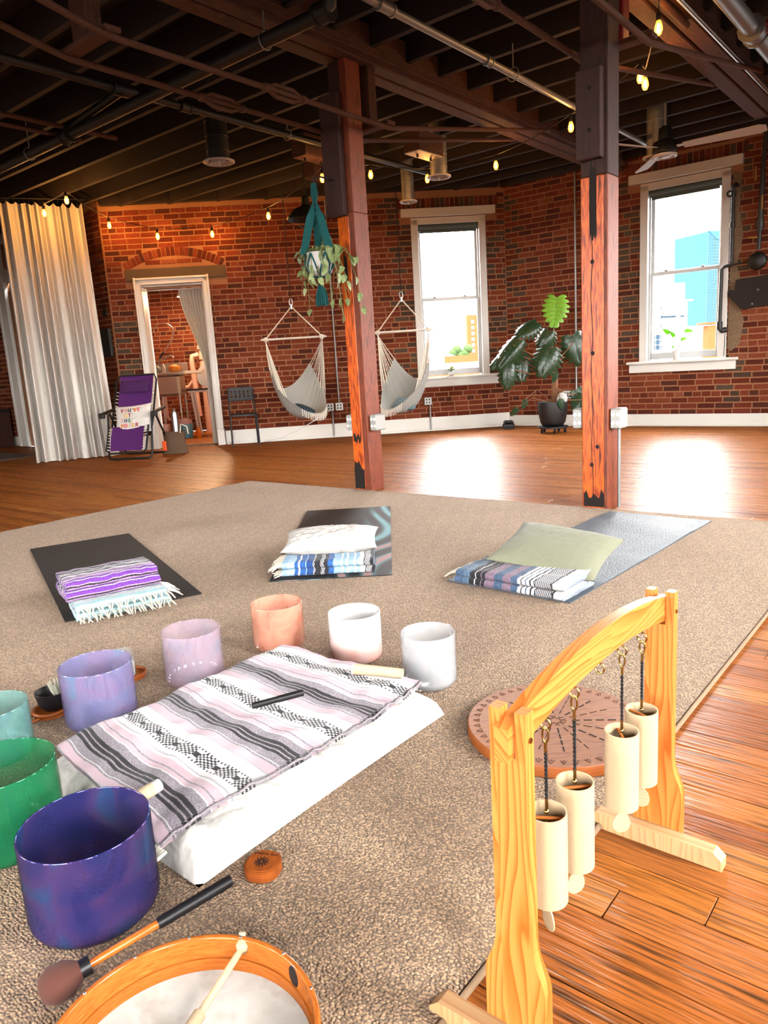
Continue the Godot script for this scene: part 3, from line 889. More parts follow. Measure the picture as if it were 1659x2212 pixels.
	# boxed blocks hung between joists
	for h in [[-1.72, 3.2, 1.42, 0.42, "boxed timber block with bolts beside the thick-columned post"], [-0.84, 3.18, 2.2, 0.44, "boxed timber block with a pale underside above the round vents"], [-2.5, 3.28, 2.35, 0.4, "small boxed timber block above the hanging pendant lamp"]]:
		var o := thing("ceiling_block", h[4], "block", G * at(Vector3(h[0], h[1], -h[2])))
		b = MB.new(); b.box(at(Vector3(0, 0.1, 0)), Vector3(0.2, 0.2, h[3]), 0.004); part(b, "box", M.girder, o)
		b = MB.new(); b.box(at(Vector3(0, -0.004, 0)), Vector3(0.19, 0.012, h[3] - 0.01), 0.002); part(b, "underside", M.cream_wood if h[0] > -1 else M.girder, o)
		for e in [-0.12, 0.12]:
			b = MB.new(); b.tube([Vector3(0, -0.01, e), Vector3(0, -0.045, e)], 0.012, 8); part(b, "bolt", M.black_metal, o)
	# round ceiling vents on ducts
	for q in [["A", -1.4, 3.05, 7.72, 0.15, "round white ceiling vent on a black duct near the curtain"], ["B", 0.83, 3.0, 8.63, 0.13, "round white ceiling vent on a grey duct beside the lit bulb"], ["C", 0.54, 2.99, 9.75, 0.11, "small round white ceiling vent high on the back wall above the window"], ["D", 3.12, 3.0, 8.35, 0.14, "round white ceiling vent on a ribbed duct behind the ceiling fan"]]:
		var o := thing("ceiling_vent", q[5], "vent", yawT(q[1], q[2], q[3], 0))
		b = MB.new()
		b.lathe([Vector2(q[4] * 0.72, 0.02), Vector2(q[4] * 0.72, 0.62)], 28)
		for i in 4: b.lathe([Vector2(q[4] * 0.72, 0.1 + i * 0.13), Vector2(q[4] * 0.75, 0.105 + i * 0.13), Vector2(q[4] * 0.72, 0.11 + i * 0.13)], 28)
		part(b, "duct", M.black_pipe if q[0] == "A" else M.galvanised, o)
		b = MB.new(); b.lathe([Vector2(q[4] * 0.72, 0.03), Vector2(q[4] * 1.0, 0.02), Vector2(q[4] * 1.02, 0.008), Vector2(q[4] * 0.92, 0.0), Vector2(q[4] * 0.68, 0.012), Vector2(q[4] * 0.62, 0.03)], 36)
		part(b, "flange", M.grille_white, o)
		for i in 4:
			var rr: float = q[4] * (0.58 - 0.13 * i)
			b = MB.new(); b.lathe([Vector2(rr, 0.004), Vector2(rr - q[4] * 0.09, 0.024), Vector2(rr - q[4] * 0.085, 0.027), Vector2(rr + 0.003, 0.007), Vector2(rr, 0.004)], 32)
			part(b, "louvre_ring", M.grille_white, o)
		b = MB.new(); b.lathe([Vector2(0.001, -0.02), Vector2(0.012, -0.018), Vector2(0.012, 0.03)], 10); part(b, "pull", M.grille_white, o)
	fan()
	string_lights()

func fan() -> void:
	var o := thing("ceiling_fan", "black and white ceiling fan with pale blades in front of the right window", "fan", yawT(3.05, 2.93, 7.94, 0))
	var b := MB.new(); b.tube([Vector3(0, 0.15, 0), Vector3(0, 0.55, 0)], 0.012, 10); part(b, "down_rod", M.galvanised, o)
	b = MB.new(); b.lathe([Vector2(0.03, 0.27), Vector2(0.06, 0.25), Vector2(0.065, 0.14), Vector2(0.065, 0.14), Vector2(0.115, 0.12), Vector2(0.12, 0.02), Vector2(0.115, 0.0), Vector2(0.02, 0.0)], 28); part(b, "motor", M.black_metal, o)
	b = MB.new(); b.lathe([Vector2(0.12, 0.0), Vector2(0.12, -0.02), Vector2(0.1, -0.025), Vector2(0.085, -0.012), Vector2(0.06, -0.012), Vector2(0.05, -0.024), Vector2(0.001, -0.026)], 28); part(b, "cap", M.grille_white, o)
	for a in [-25.0, 95.0, 215.0]:
		b = MB.new()
		var t := Transform3D(Basis(Vector3.UP, deg_to_rad(a - 10)), Vector3(0, 0.06, 0)) * Transform3D(Basis(Vector3(1, 0, 0), -0.24), Vector3.ZERO)
		b.prism(PackedVector2Array([Vector2(0.18, -0.05), Vector2(0.86, -0.08), Vector2(0.92, -0.05), Vector2(0.92, 0.05), Vector2(0.86, 0.08), Vector2(0.18, 0.05)]), 0.008, t * Transform3D(Basis(Vector3(1, 0, 0), PI / 2), Vector3.ZERO))
		var bl := part(b, "blade", M.cream_wood, o)
		b = MB.new(); b.box(t * at(Vector3(0.16, 0.004, 0)), Vector3(0.14, 0.008, 0.04), 0.002); part(b, "blade_arm", M.grille_white, bl)

func string_lights() -> void:
	# bulbs on one black cable; positions in room coordinates
	var B := [[-4.0, 3.16, 9.75], [-3.55, 3.2, 9.35], [-3.5, 3.14, 10.62], [-2.86, 2.96, 10.62], [-2.12, 2.95, 10.65], [-1.24, 3.0, 9.93], [-0.43, 3.0, 8.2], [0.08, 3.1, 8.6], [0.71, 3.06, 8.76], [1.42, 3.07, 8.4], [1.9, 3.06, 7.17], [2.19, 3.12, 6.22], [2.24, 3.08, 6.25], [1.98, 3.1, 5.29]]
	var lab := ["lit filament bulb in front of the long curtain", "lit filament bulb against the ceiling above the curtain's top", "lit filament bulb on the brick beside the curtain", "lit filament bulb left of centre over the brick arch", "lit filament bulb over the right end of the brick arch", "lit filament bulb left of the black pendant lamp", "lit filament bulb beside the post with the plant", "lit filament bulb on the cable between post and vents", "lit filament bulb touching a round vent", "lit filament bulb on the cable above the left window's corner", "lit filament bulb at the left side of the charred post", "upper of two lit filament bulbs hanging as a pair", "lower of two lit filament bulbs hanging as a pair", "lit filament bulb by the girder above the bulb pair"]
	var cable := []
	for i in B.size():
		var p := W(B[i][0], B[i][1], B[i][2])
		var o := thing("string_light_bulb", lab[i], "light bulb", Transform3D(Basis(), p), "string light bulbs")
		var b := MB.new(); b.lathe([Vector2(0.001, -0.075), Vector2(0.016, -0.07), Vector2(0.026, -0.045), Vector2(0.024, -0.02), Vector2(0.014, 0.012), Vector2(0.012, 0.02)], 14)
		part(b, "bulb", M.bulb_glass, o)
		b = MB.new(); b.tube([Vector3(0, -0.055, 0), Vector3(0, -0.005, 0)], 0.011, 8)
		part(b, "filament", M.filament, o)
		b = MB.new(); b.lathe([Vector2(0.014, 0.012), Vector2(0.017, 0.02), Vector2(0.017, 0.055), Vector2(0.006, 0.06), Vector2(0.004, 0.075)], 12)
		part(b, "socket", M.cable_black, o)
		var l := OmniLight3D.new()
		l.name = "bulb_light"; l.light_color = c8(255, 176, 88); l.light_energy = 2.6 if i < 6 else 1.2
		l.light_size = 0.025; l.omni_range = 30.0; l.omni_attenuation = 2.0; l.shadow_enabled = true
		l.position = Vector3(0, -0.03, 0)
		o.add_child(l)
		cable.append(p + Vector3(0, 0.075, 0))
	var b := MB.new()
	var path := []
	for i in cable.size() - 1:
		var dist: float = cable[i].distance_to(cable[i + 1])
		for k in 8:
			var f := k / 8.0
			path.append(cable[i].lerp(cable[i + 1], f) - Vector3(0, 0.08 * dist * f * (1 - f), 0))
	path.append(cable[-1])
	path.append(W(1.95, 3.285, 5.2))
	b.tube(path, 0.005, 6)
	single(b, "string_light_cable", M.cable_black, "thin black cable carrying the string light bulbs under the ceiling", "cable")

# ---------- posts ----------
func posts() -> void:
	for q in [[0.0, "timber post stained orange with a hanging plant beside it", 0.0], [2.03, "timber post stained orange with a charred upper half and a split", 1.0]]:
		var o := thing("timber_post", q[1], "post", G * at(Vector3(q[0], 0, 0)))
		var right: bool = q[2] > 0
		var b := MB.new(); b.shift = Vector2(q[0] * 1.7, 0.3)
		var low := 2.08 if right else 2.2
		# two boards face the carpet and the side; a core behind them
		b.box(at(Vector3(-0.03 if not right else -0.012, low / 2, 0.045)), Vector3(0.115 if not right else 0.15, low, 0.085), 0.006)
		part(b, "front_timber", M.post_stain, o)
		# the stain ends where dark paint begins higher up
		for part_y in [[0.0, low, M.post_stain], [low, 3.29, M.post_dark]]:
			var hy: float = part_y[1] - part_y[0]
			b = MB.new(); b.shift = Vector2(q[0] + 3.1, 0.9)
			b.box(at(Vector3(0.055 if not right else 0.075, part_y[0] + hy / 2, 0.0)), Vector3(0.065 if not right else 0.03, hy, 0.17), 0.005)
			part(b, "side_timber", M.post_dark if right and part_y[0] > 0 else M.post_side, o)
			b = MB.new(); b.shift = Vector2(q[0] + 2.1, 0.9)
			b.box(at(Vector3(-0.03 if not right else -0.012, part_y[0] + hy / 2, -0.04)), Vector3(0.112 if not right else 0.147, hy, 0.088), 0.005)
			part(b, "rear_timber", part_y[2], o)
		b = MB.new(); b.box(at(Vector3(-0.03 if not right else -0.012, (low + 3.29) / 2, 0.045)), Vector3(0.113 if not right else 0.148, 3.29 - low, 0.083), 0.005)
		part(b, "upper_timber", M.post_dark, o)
		b = MB.new(); b.box(at(Vector3(-0.06 if not right else -0.012, 2.62 if not right else 2.42, 0.115)), Vector3(0.19 if not right else 0.16, 0.88 if not right else 0.5, 0.055), 0.006)
		part(b, "bolster_plank", M.post_dark, o)
		# charred marks: thin sheets of scorched wood, uneven outline
		var marks := [[0.02, 0.2, 0.108], [0.42, 0.06, 0.08], [1.7, 0.2, 0.035]] if not right else [[0.02, 0.09, 0.14], [1.72, 0.42, 0.045]]
		for m in marks:
			b = MB.new()
			var pl := PackedVector2Array()
			for i in 9: pl.append(Vector2(lerpf(-m[2] / 2, m[2] / 2, i / 8.0), m[0] + m[1] + rng.randf_range(-0.04, 0.04)))
			for i in 9: pl.append(Vector2(lerpf(m[2] / 2, -m[2] / 2, i / 8.0), m[0] + (0.0 if m[0] < 0.1 else rng.randf_range(-0.03, 0.03))))
			b.prism(pl, 0.002, at(Vector3(-0.03 if not right else -0.005, 0, 0.0885)))
			part(b, "scorch_mark", M.char, o)
		if right:
			for kx in [[-0.01, 1.02], [-0.01, 1.58], [0.02, 0.42], [-0.02, 0.3], [0.0, 2.33], [0.0, 2.56]]:
				b = MB.new(); b.lathe([Vector2(0.001, 0.002), Vector2(0.012, 0.001), Vector2(0.014, -0.002)], 12, Transform3D(Basis(Vector3(1, 0, 0), PI / 2), Vector3(kx[0], kx[1], 0.09 if kx[1] < 2.2 else 0.144)))
				part(b, "knot", M.char, o)
			b = MB.new()
			var cr := []
			for i in 20: cr.append(Vector3(-0.015 + 0.006 * sin(i * 1.3), 0.05 + i * 0.1, 0.0885))
			b.tube(cr, 0.0022, 5); part(b, "split", M.char, o)
		# outlet boxes and conduit
		for s in [-1, 1]:
			var e := thing("outlet_box", "white metal outlet box on the %s side of the %s post" % [("hidden" if s < 0 else "open"), ("charred" if right else "plant-side")], "outlet", G * at(Vector3(q[0] + s * (0.13 if not right else 0.13), 0.57 if not right else 0.6, 0.0)))
			b = MB.new(); b.box(Transform3D(), Vector3(0.07, 0.13, 0.12), 0.008); part(b, "box", M.outlet_grey, e)
			b = MB.new(); b.box(at(Vector3(0.0, 0, 0.062)), Vector3(0.062, 0.12, 0.006), 0.002); part(b, "cover", M.outlet_grey, e)
			for i in 4:
				b = MB.new(); b.lathe([Vector2(0.001, 0.003), Vector2(0.012, 0.002), Vector2(0.013, 0.0)], 12, Transform3D(Basis(Vector3(1, 0, 0), PI / 2), Vector3((i % 2 - 0.5) * 0.032, (i / 2 - 0.5) * 0.056, 0.065)))
				part(b, "socket", M.grille_white, e)
			if (s < 0) != right:
				b = MB.new(); b.tube([Vector3(0, -0.06, 0), Vector3(0, -0.56 if not right else -0.59, 0)], 0.011, 8); part(b, "conduit", M.galvanised, e)

# ---------- things along the far walls ----------
func pillow_mesh(b: MB, w: float, l: float, h: float, t := Transform3D(), wr := 0.012, sd := 1) -> void:
	var f := FastNoiseLite.new(); f.seed = sd; f.frequency = 3.0
	for s in [1.0, -1.0]:
		var fn := func(u: float, v: float) -> Vector3:
			var x := u * 2 - 1
			var y := v * 2 - 1
			var e := pow(maxf(0, (1 - pow(absf(x), 3.0)) * (1 - pow(absf(y), 3.0))), 0.55)
			return t * Vector3(w / 2 * x * (1 - 0.07 * (1 - y * y)), s * (h / 2 * e + wr * f.get_noise_2d(x * w * 4, y * l * 4 + s) * e), l / 2 * y * (1 - 0.07 * (1 - x * x)))
		b.grid(fn, 22, 22, s < 0, 1, 1)

func rounded(w: float, h: float, r: float, n := 5) -> PackedVector2Array:
	var p := PackedVector2Array()
	for q in [[1, 1, 0.0], [-1, 1, 90.0], [-1, -1, 180.0], [1, -1, 270.0]]:
		for i in n + 1:
			var a: float = deg_to_rad(q[2] + 90.0 * i / n)
			p.append(Vector2(q[0] * (w / 2 - r) + r * cos(a), q[1] * (h / 2 - r) + r * sin(a)))
	return p

func leaf_mesh(b: MB, l: float, w: float, t: Transform3D, droop := 0.3) -> void:
	# heart-shaped leaf, base at the origin, along +x
	var fn := func(u: float, v: float) -> Vector3:
		var y := v * 2 - 1
		var hw := w / 2 * pow(sin(PI * pow(clampf(u, 0, 1), 0.62)), 0.8) if u < 1.0 else 0.0
		return t * Vector3(u * l - absf(y) * 0.12 * l * (1 - u) * (1 - u), -droop * l * u * u + 0.25 * absf(y) * hw, y * hw)
	b.grid(fn, 8, 4)

func monstera_leaf(b: MB, l: float, w: float, t: Transform3D, droop: float, lobes := 7) -> void:
	# split leaf: a midrib with separate curved lobes on both sides
	for s in [-1.0, 1.0]:
		for i in lobes:
			var a0 := float(i) / lobes
			var a1 := (i + 0.95) / lobes
			var fn := func(u: float, v: float) -> Vector3:
				var k := lerpf(a0, a1, v)
				var rib := maxf(0.0, k * 0.8 - 0.04) * l
				var rim := Vector2(l * (-0.14 + 1.14 * pow(k, 1.05)), w / 2 * pow(maxf(0.0, sin(PI * (0.14 + 0.86 * k))), 0.75))
				var gap := 1.0 - 0.3 * pow(absf(v - 0.5) * 2.0, 2.5) * smoothstep(0.3, 1.0, u)
				var x := lerpf(rib, rim.x, u * gap)
				var y := rim.y * u * gap
				var bend := -droop * l * (pow(clampf(x / l, -0.4, 1.1), 2.0) * 0.6 + pow(y / (w * 0.5), 2.0) * 0.55)
				return t * Vector3(x, bend + 0.04 * l * sin(u * 2.6), s * y)
			b.grid(fn, 6, 3, s > 0)

func far_things() -> void:
	var b := MB.new()
	# long curtain on a rail
	var c := thing("curtain", "floor-length cream curtain hanging from the ceiling rail", "curtain")
	var A := W(-4.68, 0, 10.0)
	var Bq := W(-3.74, 0, 10.36)
	var dir := (Bq - A).normalized()
	var nrm := Vector3(-dir.z, 0, dir.x)
	var fn := func(u: float, v: float) -> Vector3:
		var fold := 0.05 * sin(u * TAU * 9.0 + 1.3 * sin(u * 17.0)) + 0.02 * sin(u * 71.0)
		fold *= 0.75 + 0.5 * v
		var y := lerpf(3.36, 0.012, v)
		if v < 0.08: y -= (0.08 - v) / 0.08 * 0.06 * absf(sin(u * TAU * 4.5 + 0.3)) * (0.3 + u)
		var spread := lerpf(0.0, 0.06, v * v)
		return A + dir * (u * (A.distance_to(Bq) + spread)) + nrm * (fold + 0.1 * v * v * (1.0 if v > 0.97 else 0.6)) + Vector3(0, y, 0)
	b.grid(fn, 180, 40, false, 1.4, 3.4)
	part(b, "cloth", M.curtain, c)
	b = MB.new()
	b.tube([A - dir * 0.05 + Vector3(0, 3.4, 0), Bq + dir * 0.05 + Vector3(0, 3.4, 0)], 0.012, 8)
	part(b, "rail", M.black_metal, c)
	for i in 18:
		b = MB.new(); b.tube([A + dir * (0.02 + i * 0.058) + Vector3(0, 3.335, 0), A + dir * (0.02 + i * 0.058) + Vector3(0, 3.4, 0)], 0.004, 5)
		part(b, "hook", M.black_metal, c)
	# black folding-type chair
	var ch := thing("metal_chair", "black metal chair with a perforated back beside the doorway", "chair", yawT(-1.95, 0, 10.72, -12))
	b = MB.new(); b.prism(rounded(0.39, 0.39, 0.06), 0.022, at(Vector3(0, 0.44, 0), Vector3(PI / 2, 0, 0))); part(b, "seat", M.black_plastic, ch)
	for s in [-1, 1]:
		b = MB.new(); b.tube([Vector3(s * 0.19, 0.0, 0.2), Vector3(s * 0.185, 0.42, 0.16), Vector3(s * 0.18, 0.45, 0.12)], 0.011, 8); part(b, "leg", M.black_metal, ch)
		b = MB.new(); b.tube([Vector3(s * 0.19, 0.0, -0.21), Vector3(s * 0.18, 0.45, -0.17), Vector3(s * 0.178, 0.8, -0.24)], 0.011, 8); part(b, "leg", M.black_metal, ch)
	b = MB.new()
	for i in 12:
		for j in 5:
			if j in [1, 2, 3] and i % 2 == 1 and i < 12: continue
			b.box(at(Vector3(-0.165 + i * 0.03, 0.66 + j * 0.036, -0.215 - j * 0.007)), Vector3(0.031, 0.037, 0.012))
	b.box(at(Vector3(0, 0.645, -0.212)), Vector3(0.37, 0.02, 0.016), 0.004)
	b.box(at(Vector3(0, 0.815, -0.245)), Vector3(0.37, 0.03, 0.018), 0.006)
	for j in [1, 2, 3]: b.box(at(Vector3(0, 0.66 + j * 0.036 + 0.018, -0.217 - j * 0.007)), Vector3(0.36, 0.012, 0.012))
	part(b, "backrest", M.black_plastic, ch)
	zero_chair()
	hammock("hammock_chair", "grey hammock chair beside the black metal chair", yawT(-1.085, 0, 10.3, 0), 0.385, M.navy_cloth, "dark round cushion lying in the hammock beside the black chair", 0.75)
	hammock("hammock_chair", "grey hammock chair hanging in front of the left window", yawT(0.405, 0, 10.2, 0), 0.345, M.blue_cloth, "pale blue cushion lying in the hammock by the window", -0.75)
	# pendant lamp
	var l := thing("pendant_lamp", "black enamel pendant lamp with a wire guard behind the hanging plant", "pendant lamp", yawT(-0.71, 2.78, 9.3, 0))
	b = MB.new(); b.lathe([Vector2(0.235, 0.0), Vector2(0.225, 0.035), Vector2(0.15, 0.115), Vector2(0.06, 0.15), Vector2(0.045, 0.17), Vector2(0.045, 0.24), Vector2(0.03, 0.27), Vector2(0.01, 0.275)], 32); part(b, "shade", M.black_metal, l)
	b = MB.new(); b.tube([Vector3(0, 0.27, 0), Vector3(0, 0.62, 0)], 0.008, 8); part(b, "stem", M.black_metal, l)
	b = MB.new()
	for i in 6:
		var a := TAU * i / 6
		b.tube([Vector3(cos(a) * 0.225, 0.0, sin(a) * 0.225), Vector3(cos(a) * 0.15, -0.07, sin(a) * 0.15), Vector3(0, -0.1, 0)], 0.004, 5)
	part(b, "guard", M.black_metal, l)
	hanging_plant()
	monstera()
	wall_bits()
	sill_plants()
	# dark cabinet and rug end at the far left
	var cb := thing("wooden_chest", "dark wooden chest against the brick wall beside the white door", "chest", TL * at(Vector3(-4.0, 0, 0.32)))
	b = MB.new(); b.box(at(Vector3(0, 0.31, 0)), Vector3(1.0, 0.62, 0.5), 0.01); part(b, "body", M.post_dark, cb)
	b = MB.new(); b.box(at(Vector3(0, 0.64, 0)), Vector3(1.04, 0.04, 0.54), 0.008); part(b, "lid", M.black_plastic, cb)
	b = MB.new(); b.box(at(Vector3(0, 0.33, 0.252)), Vector3(0.86, 0.46, 0.012), 0.004); part(b, "panel", M.joist, cb)
	b = MB.new(); b.prism(rounded(1.3, 0.6, 0.04), 0.012, TL * at(Vector3(-1.75, 0.007, 1.1), Vector3(PI / 2, 0, 0)))
	single(b, "doormat_rug", mat("rug_dark", Color.WHITE, 0.95, {"tex": ntex(52, 0.03, [c8(40, 34, 34), c8(96, 84, 80), c8(54, 44, 44)]), "tri": 4.0}), "small dark patterned rug in front of the white door", "rug")

func zero_chair() -> void:
	var o := thing("recliner_chair", "purple zero-gravity recliner with black tube frame beside the curtain", "chair", yawT(-3.27, 0, 9.95, 6))
	var b: MB
	# base frames: two loops and arms
	for s in [-1, 1]:
		b = MB.new(); b.tube([Vector3(s * 0.3, 0.6, 0.12), Vector3(s * 0.3, 0.1, 0.24), Vector3(s * 0.29, 0.03, 0.27), Vector3(s * 0.25, 0.015, 0.28), Vector3(0, 0.015, 0.28)], 0.014, 8); part(b, "front_leg", M.black_metal, o)
		b = MB.new(); b.tube([Vector3(s * 0.31, 0.6, 0.05), Vector3(s * 0.33, 0.1, -0.3), Vector3(s * 0.32, 0.02, -0.34), Vector3(0, 0.015, -0.34)], 0.014, 8); part(b, "rear_leg", M.black_metal, o)
		b = MB.new(); b.box(at(Vector3(s * 0.36, 0.62, 0.03), Vector3(0.12, 0, 0)), Vector3(0.06, 0.03, 0.4), 0.008)
		b.box(at(Vector3(s * 0.36, 0.585, 0.18)), Vector3(0.07, 0.07, 0.06), 0.01); part(b, "armrest", M.black_plastic, o)
	# upper frame of the back, lower frame of the footrest
	b = MB.new(); b.tube([Vector3(-0.28, 0.42, 0.1), Vector3(-0.28, 1.02, -0.22), Vector3(-0.24, 1.09, -0.26), Vector3(0.24, 1.09, -0.26), Vector3(0.28, 1.02, -0.22), Vector3(0.28, 0.42, 0.1)], 0.013, 8); part(b, "back_frame", M.black_metal, o)
	b = MB.new(); b.tube([Vector3(-0.27, 0.44, 0.2), Vector3(-0.27, 0.14, 0.36), Vector3(-0.22, 0.1, 0.37), Vector3(0.22, 0.1, 0.37), Vector3(0.27, 0.14, 0.36), Vector3(0.27, 0.44, 0.2)], 0.013, 8); part(b, "foot_frame", M.black_metal, o)
	var sheet := func(pts: Array, w: float, called: String, m: Material) -> void:
		var bb := MB.new()
		for e in [0.0, 0.012]:
			bb.grid(func(u: float, v: float) -> Vector3:
				var x := v * (pts.size() - 1)
				var i := mini(int(x), pts.size() - 2)
				var p: Vector3 = pts[i].lerp(pts[i + 1], x - i)
				return p + Vector3((u - 0.5) * w, 0, -0.02 * (1 - pow(u * 2 - 1, 2)) - e), 10, 12, e > 0)
		part(bb, called, m, o)
	sheet.call([Vector3(0, 1.08, -0.25), Vector3(0, 0.75, -0.08), Vector3(0, 0.42, 0.06)], 0.46, "back_sling", M.purple_cloth)
	sheet.call([Vector3(0, 0.42, 0.06), Vector3(0, 0.4, 0.14), Vector3(0, 0.43, 0.21)], 0.46, "seat_sling", M.purple_cloth)
	sheet.call([Vector3(0, 0.43, 0.215), Vector3(0, 0.3, 0.295), Vector3(0, 0.13, 0.37)], 0.44, "foot_sling", M.purple_cloth)
	b = MB.new(); pillow_mesh(b, 0.42, 0.2, 0.08, at(Vector3(0, 0.94, -0.135), Vector3(1.05, 0, 0)), 0.0); part(b, "headrest", M.purple_dark, o)
	for s in [-1, 1]:
		b = MB.new()
		for i in 9:
			var y := 0.5 + i * 0.045
			b.tube([Vector3(s * 0.225, y, 0.03 - (y - 0.42) * 0.47), Vector3(s * 0.28, y + 0.02, 0.09 - (y - 0.42) * 0.53)], 0.005, 5)
		part(b, "lacing", M.grille_white, o).set_meta("label", "white elastic lacing along the sling")
		b = MB.new()
		for i in 8:
			var y := 0.14 + i * 0.036
			b.tube([Vector3(s * 0.215, y, 0.37 - (y - 0.13) * 0.5), Vector3(s * 0.27, y + 0.012, 0.36 - (y - 0.14) * 0.53)], 0.005, 5)
		part(b, "lacing", M.grille_white, o).set_meta("label", "white elastic lacing along the sling")
	# cushion with bright lettering
	var tc := Transform3D(o.transform.basis * Basis.from_euler(Vector3(-0.42, 0, 0.07)), o.transform * Vector3(0.04, 0.52, 0.12))
	var p := thing("lettered_cushion", "white cushion with bright lettering on the purple recliner", "cushion", tc)
	b = MB.new(); pillow_mesh(b, 0.5, 0.4, 0.11, at(Vector3.ZERO, Vector3(PI / 2, 0, 0)), 0.004); part(b, "cover", M.canvas_white, p)
	var words := [["YOU'VE", 0.105, -0.13], ["GOT", 0.035, -0.13], ["THE", -0.035, -0.13], ["POWER", -0.105, -0.13]]
	var tones := [c8(160, 20, 40), c8(222, 140, 130), c8(30, 40, 70), c8(40, 110, 70), c8(230, 120, 30), c8(226, 70, 80), c8(220, 200, 190), c8(240, 180, 60)]
	var font := SystemFont.new(); font.font_names = PackedStringArray(["Droid Sans"]); font.font_weight = 700
	var k := 0
	for w in words:
		var x: float = w[2]
		for chr in w[0]:
			var tm := TextMesh.new()
			tm.text = chr; tm.font = font; tm.font_size = 32; tm.pixel_size = 0.0022; tm.depth = 0.003
			tm.material = mat("letter%d" % k, tones[k % 8], 0.8)
			var o2 := MeshInstance3D.new(); o2.mesh = tm; o2.name = "letter"
			o2.position = Vector3(x, w[1], 0.056)
			p.add_child(o2, true)
			x += 0.05 if chr != "'" else 0.025
			k += 1
	# bag and bottle behind the chair
	var bag := thing("tote_bag", "brown tote bag with an orange tag standing behind the purple recliner", "bag", yawT(-2.82, 0, 10.15, 0))
	b = MB.new()
	for s in [1.0]:
		b.grid(func(u: float, v: float) -> Vector3:
			var a := u * TAU
			var r := 1.0 - 0.12 * sin(v * PI)
			return Vector3(0.17 * cos(a) * r * (1.08 - 0.16 * v), v * 0.3, 0.09 * sin(a) * r), 24, 8)
	part(b, "body", mat("bag_brown", c8(88, 66, 48), 0.9), bag)
	b = MB.new(); b.tube([Vector3(0.1, 0.28, 0.06), Vector3(0.12, 0.4, 0.05), Vector3(0.2, 0.36, 0.05), Vector3(0.21, 0.26, 0.05)], 0.009, 6); part(b, "strap", M.cream_rope, bag)
	b = MB.new(); b.box(at(Vector3(-0.12, 0.12, 0.1)), Vector3(0.06, 0.13, 0.01), 0.003); part(b, "tag", mat("tag_orange", c8(220, 84, 20), 0.7), bag)
	b = MB.new(); b.lathe([Vector2(0.001, 0), Vector2(0.045, 0.0), Vector2(0.045, 0.0), Vector2(0.045, 0.24), Vector2(0.02, 0.28), Vector2(0.02, 0.31), Vector2(0.001, 0.31)], 16)
	single(b, "steel_flask", M.steel, "steel flask standing on the tote bag behind the purple recliner", "flask", yawT(-2.78, 0.3, 10.13, 0))

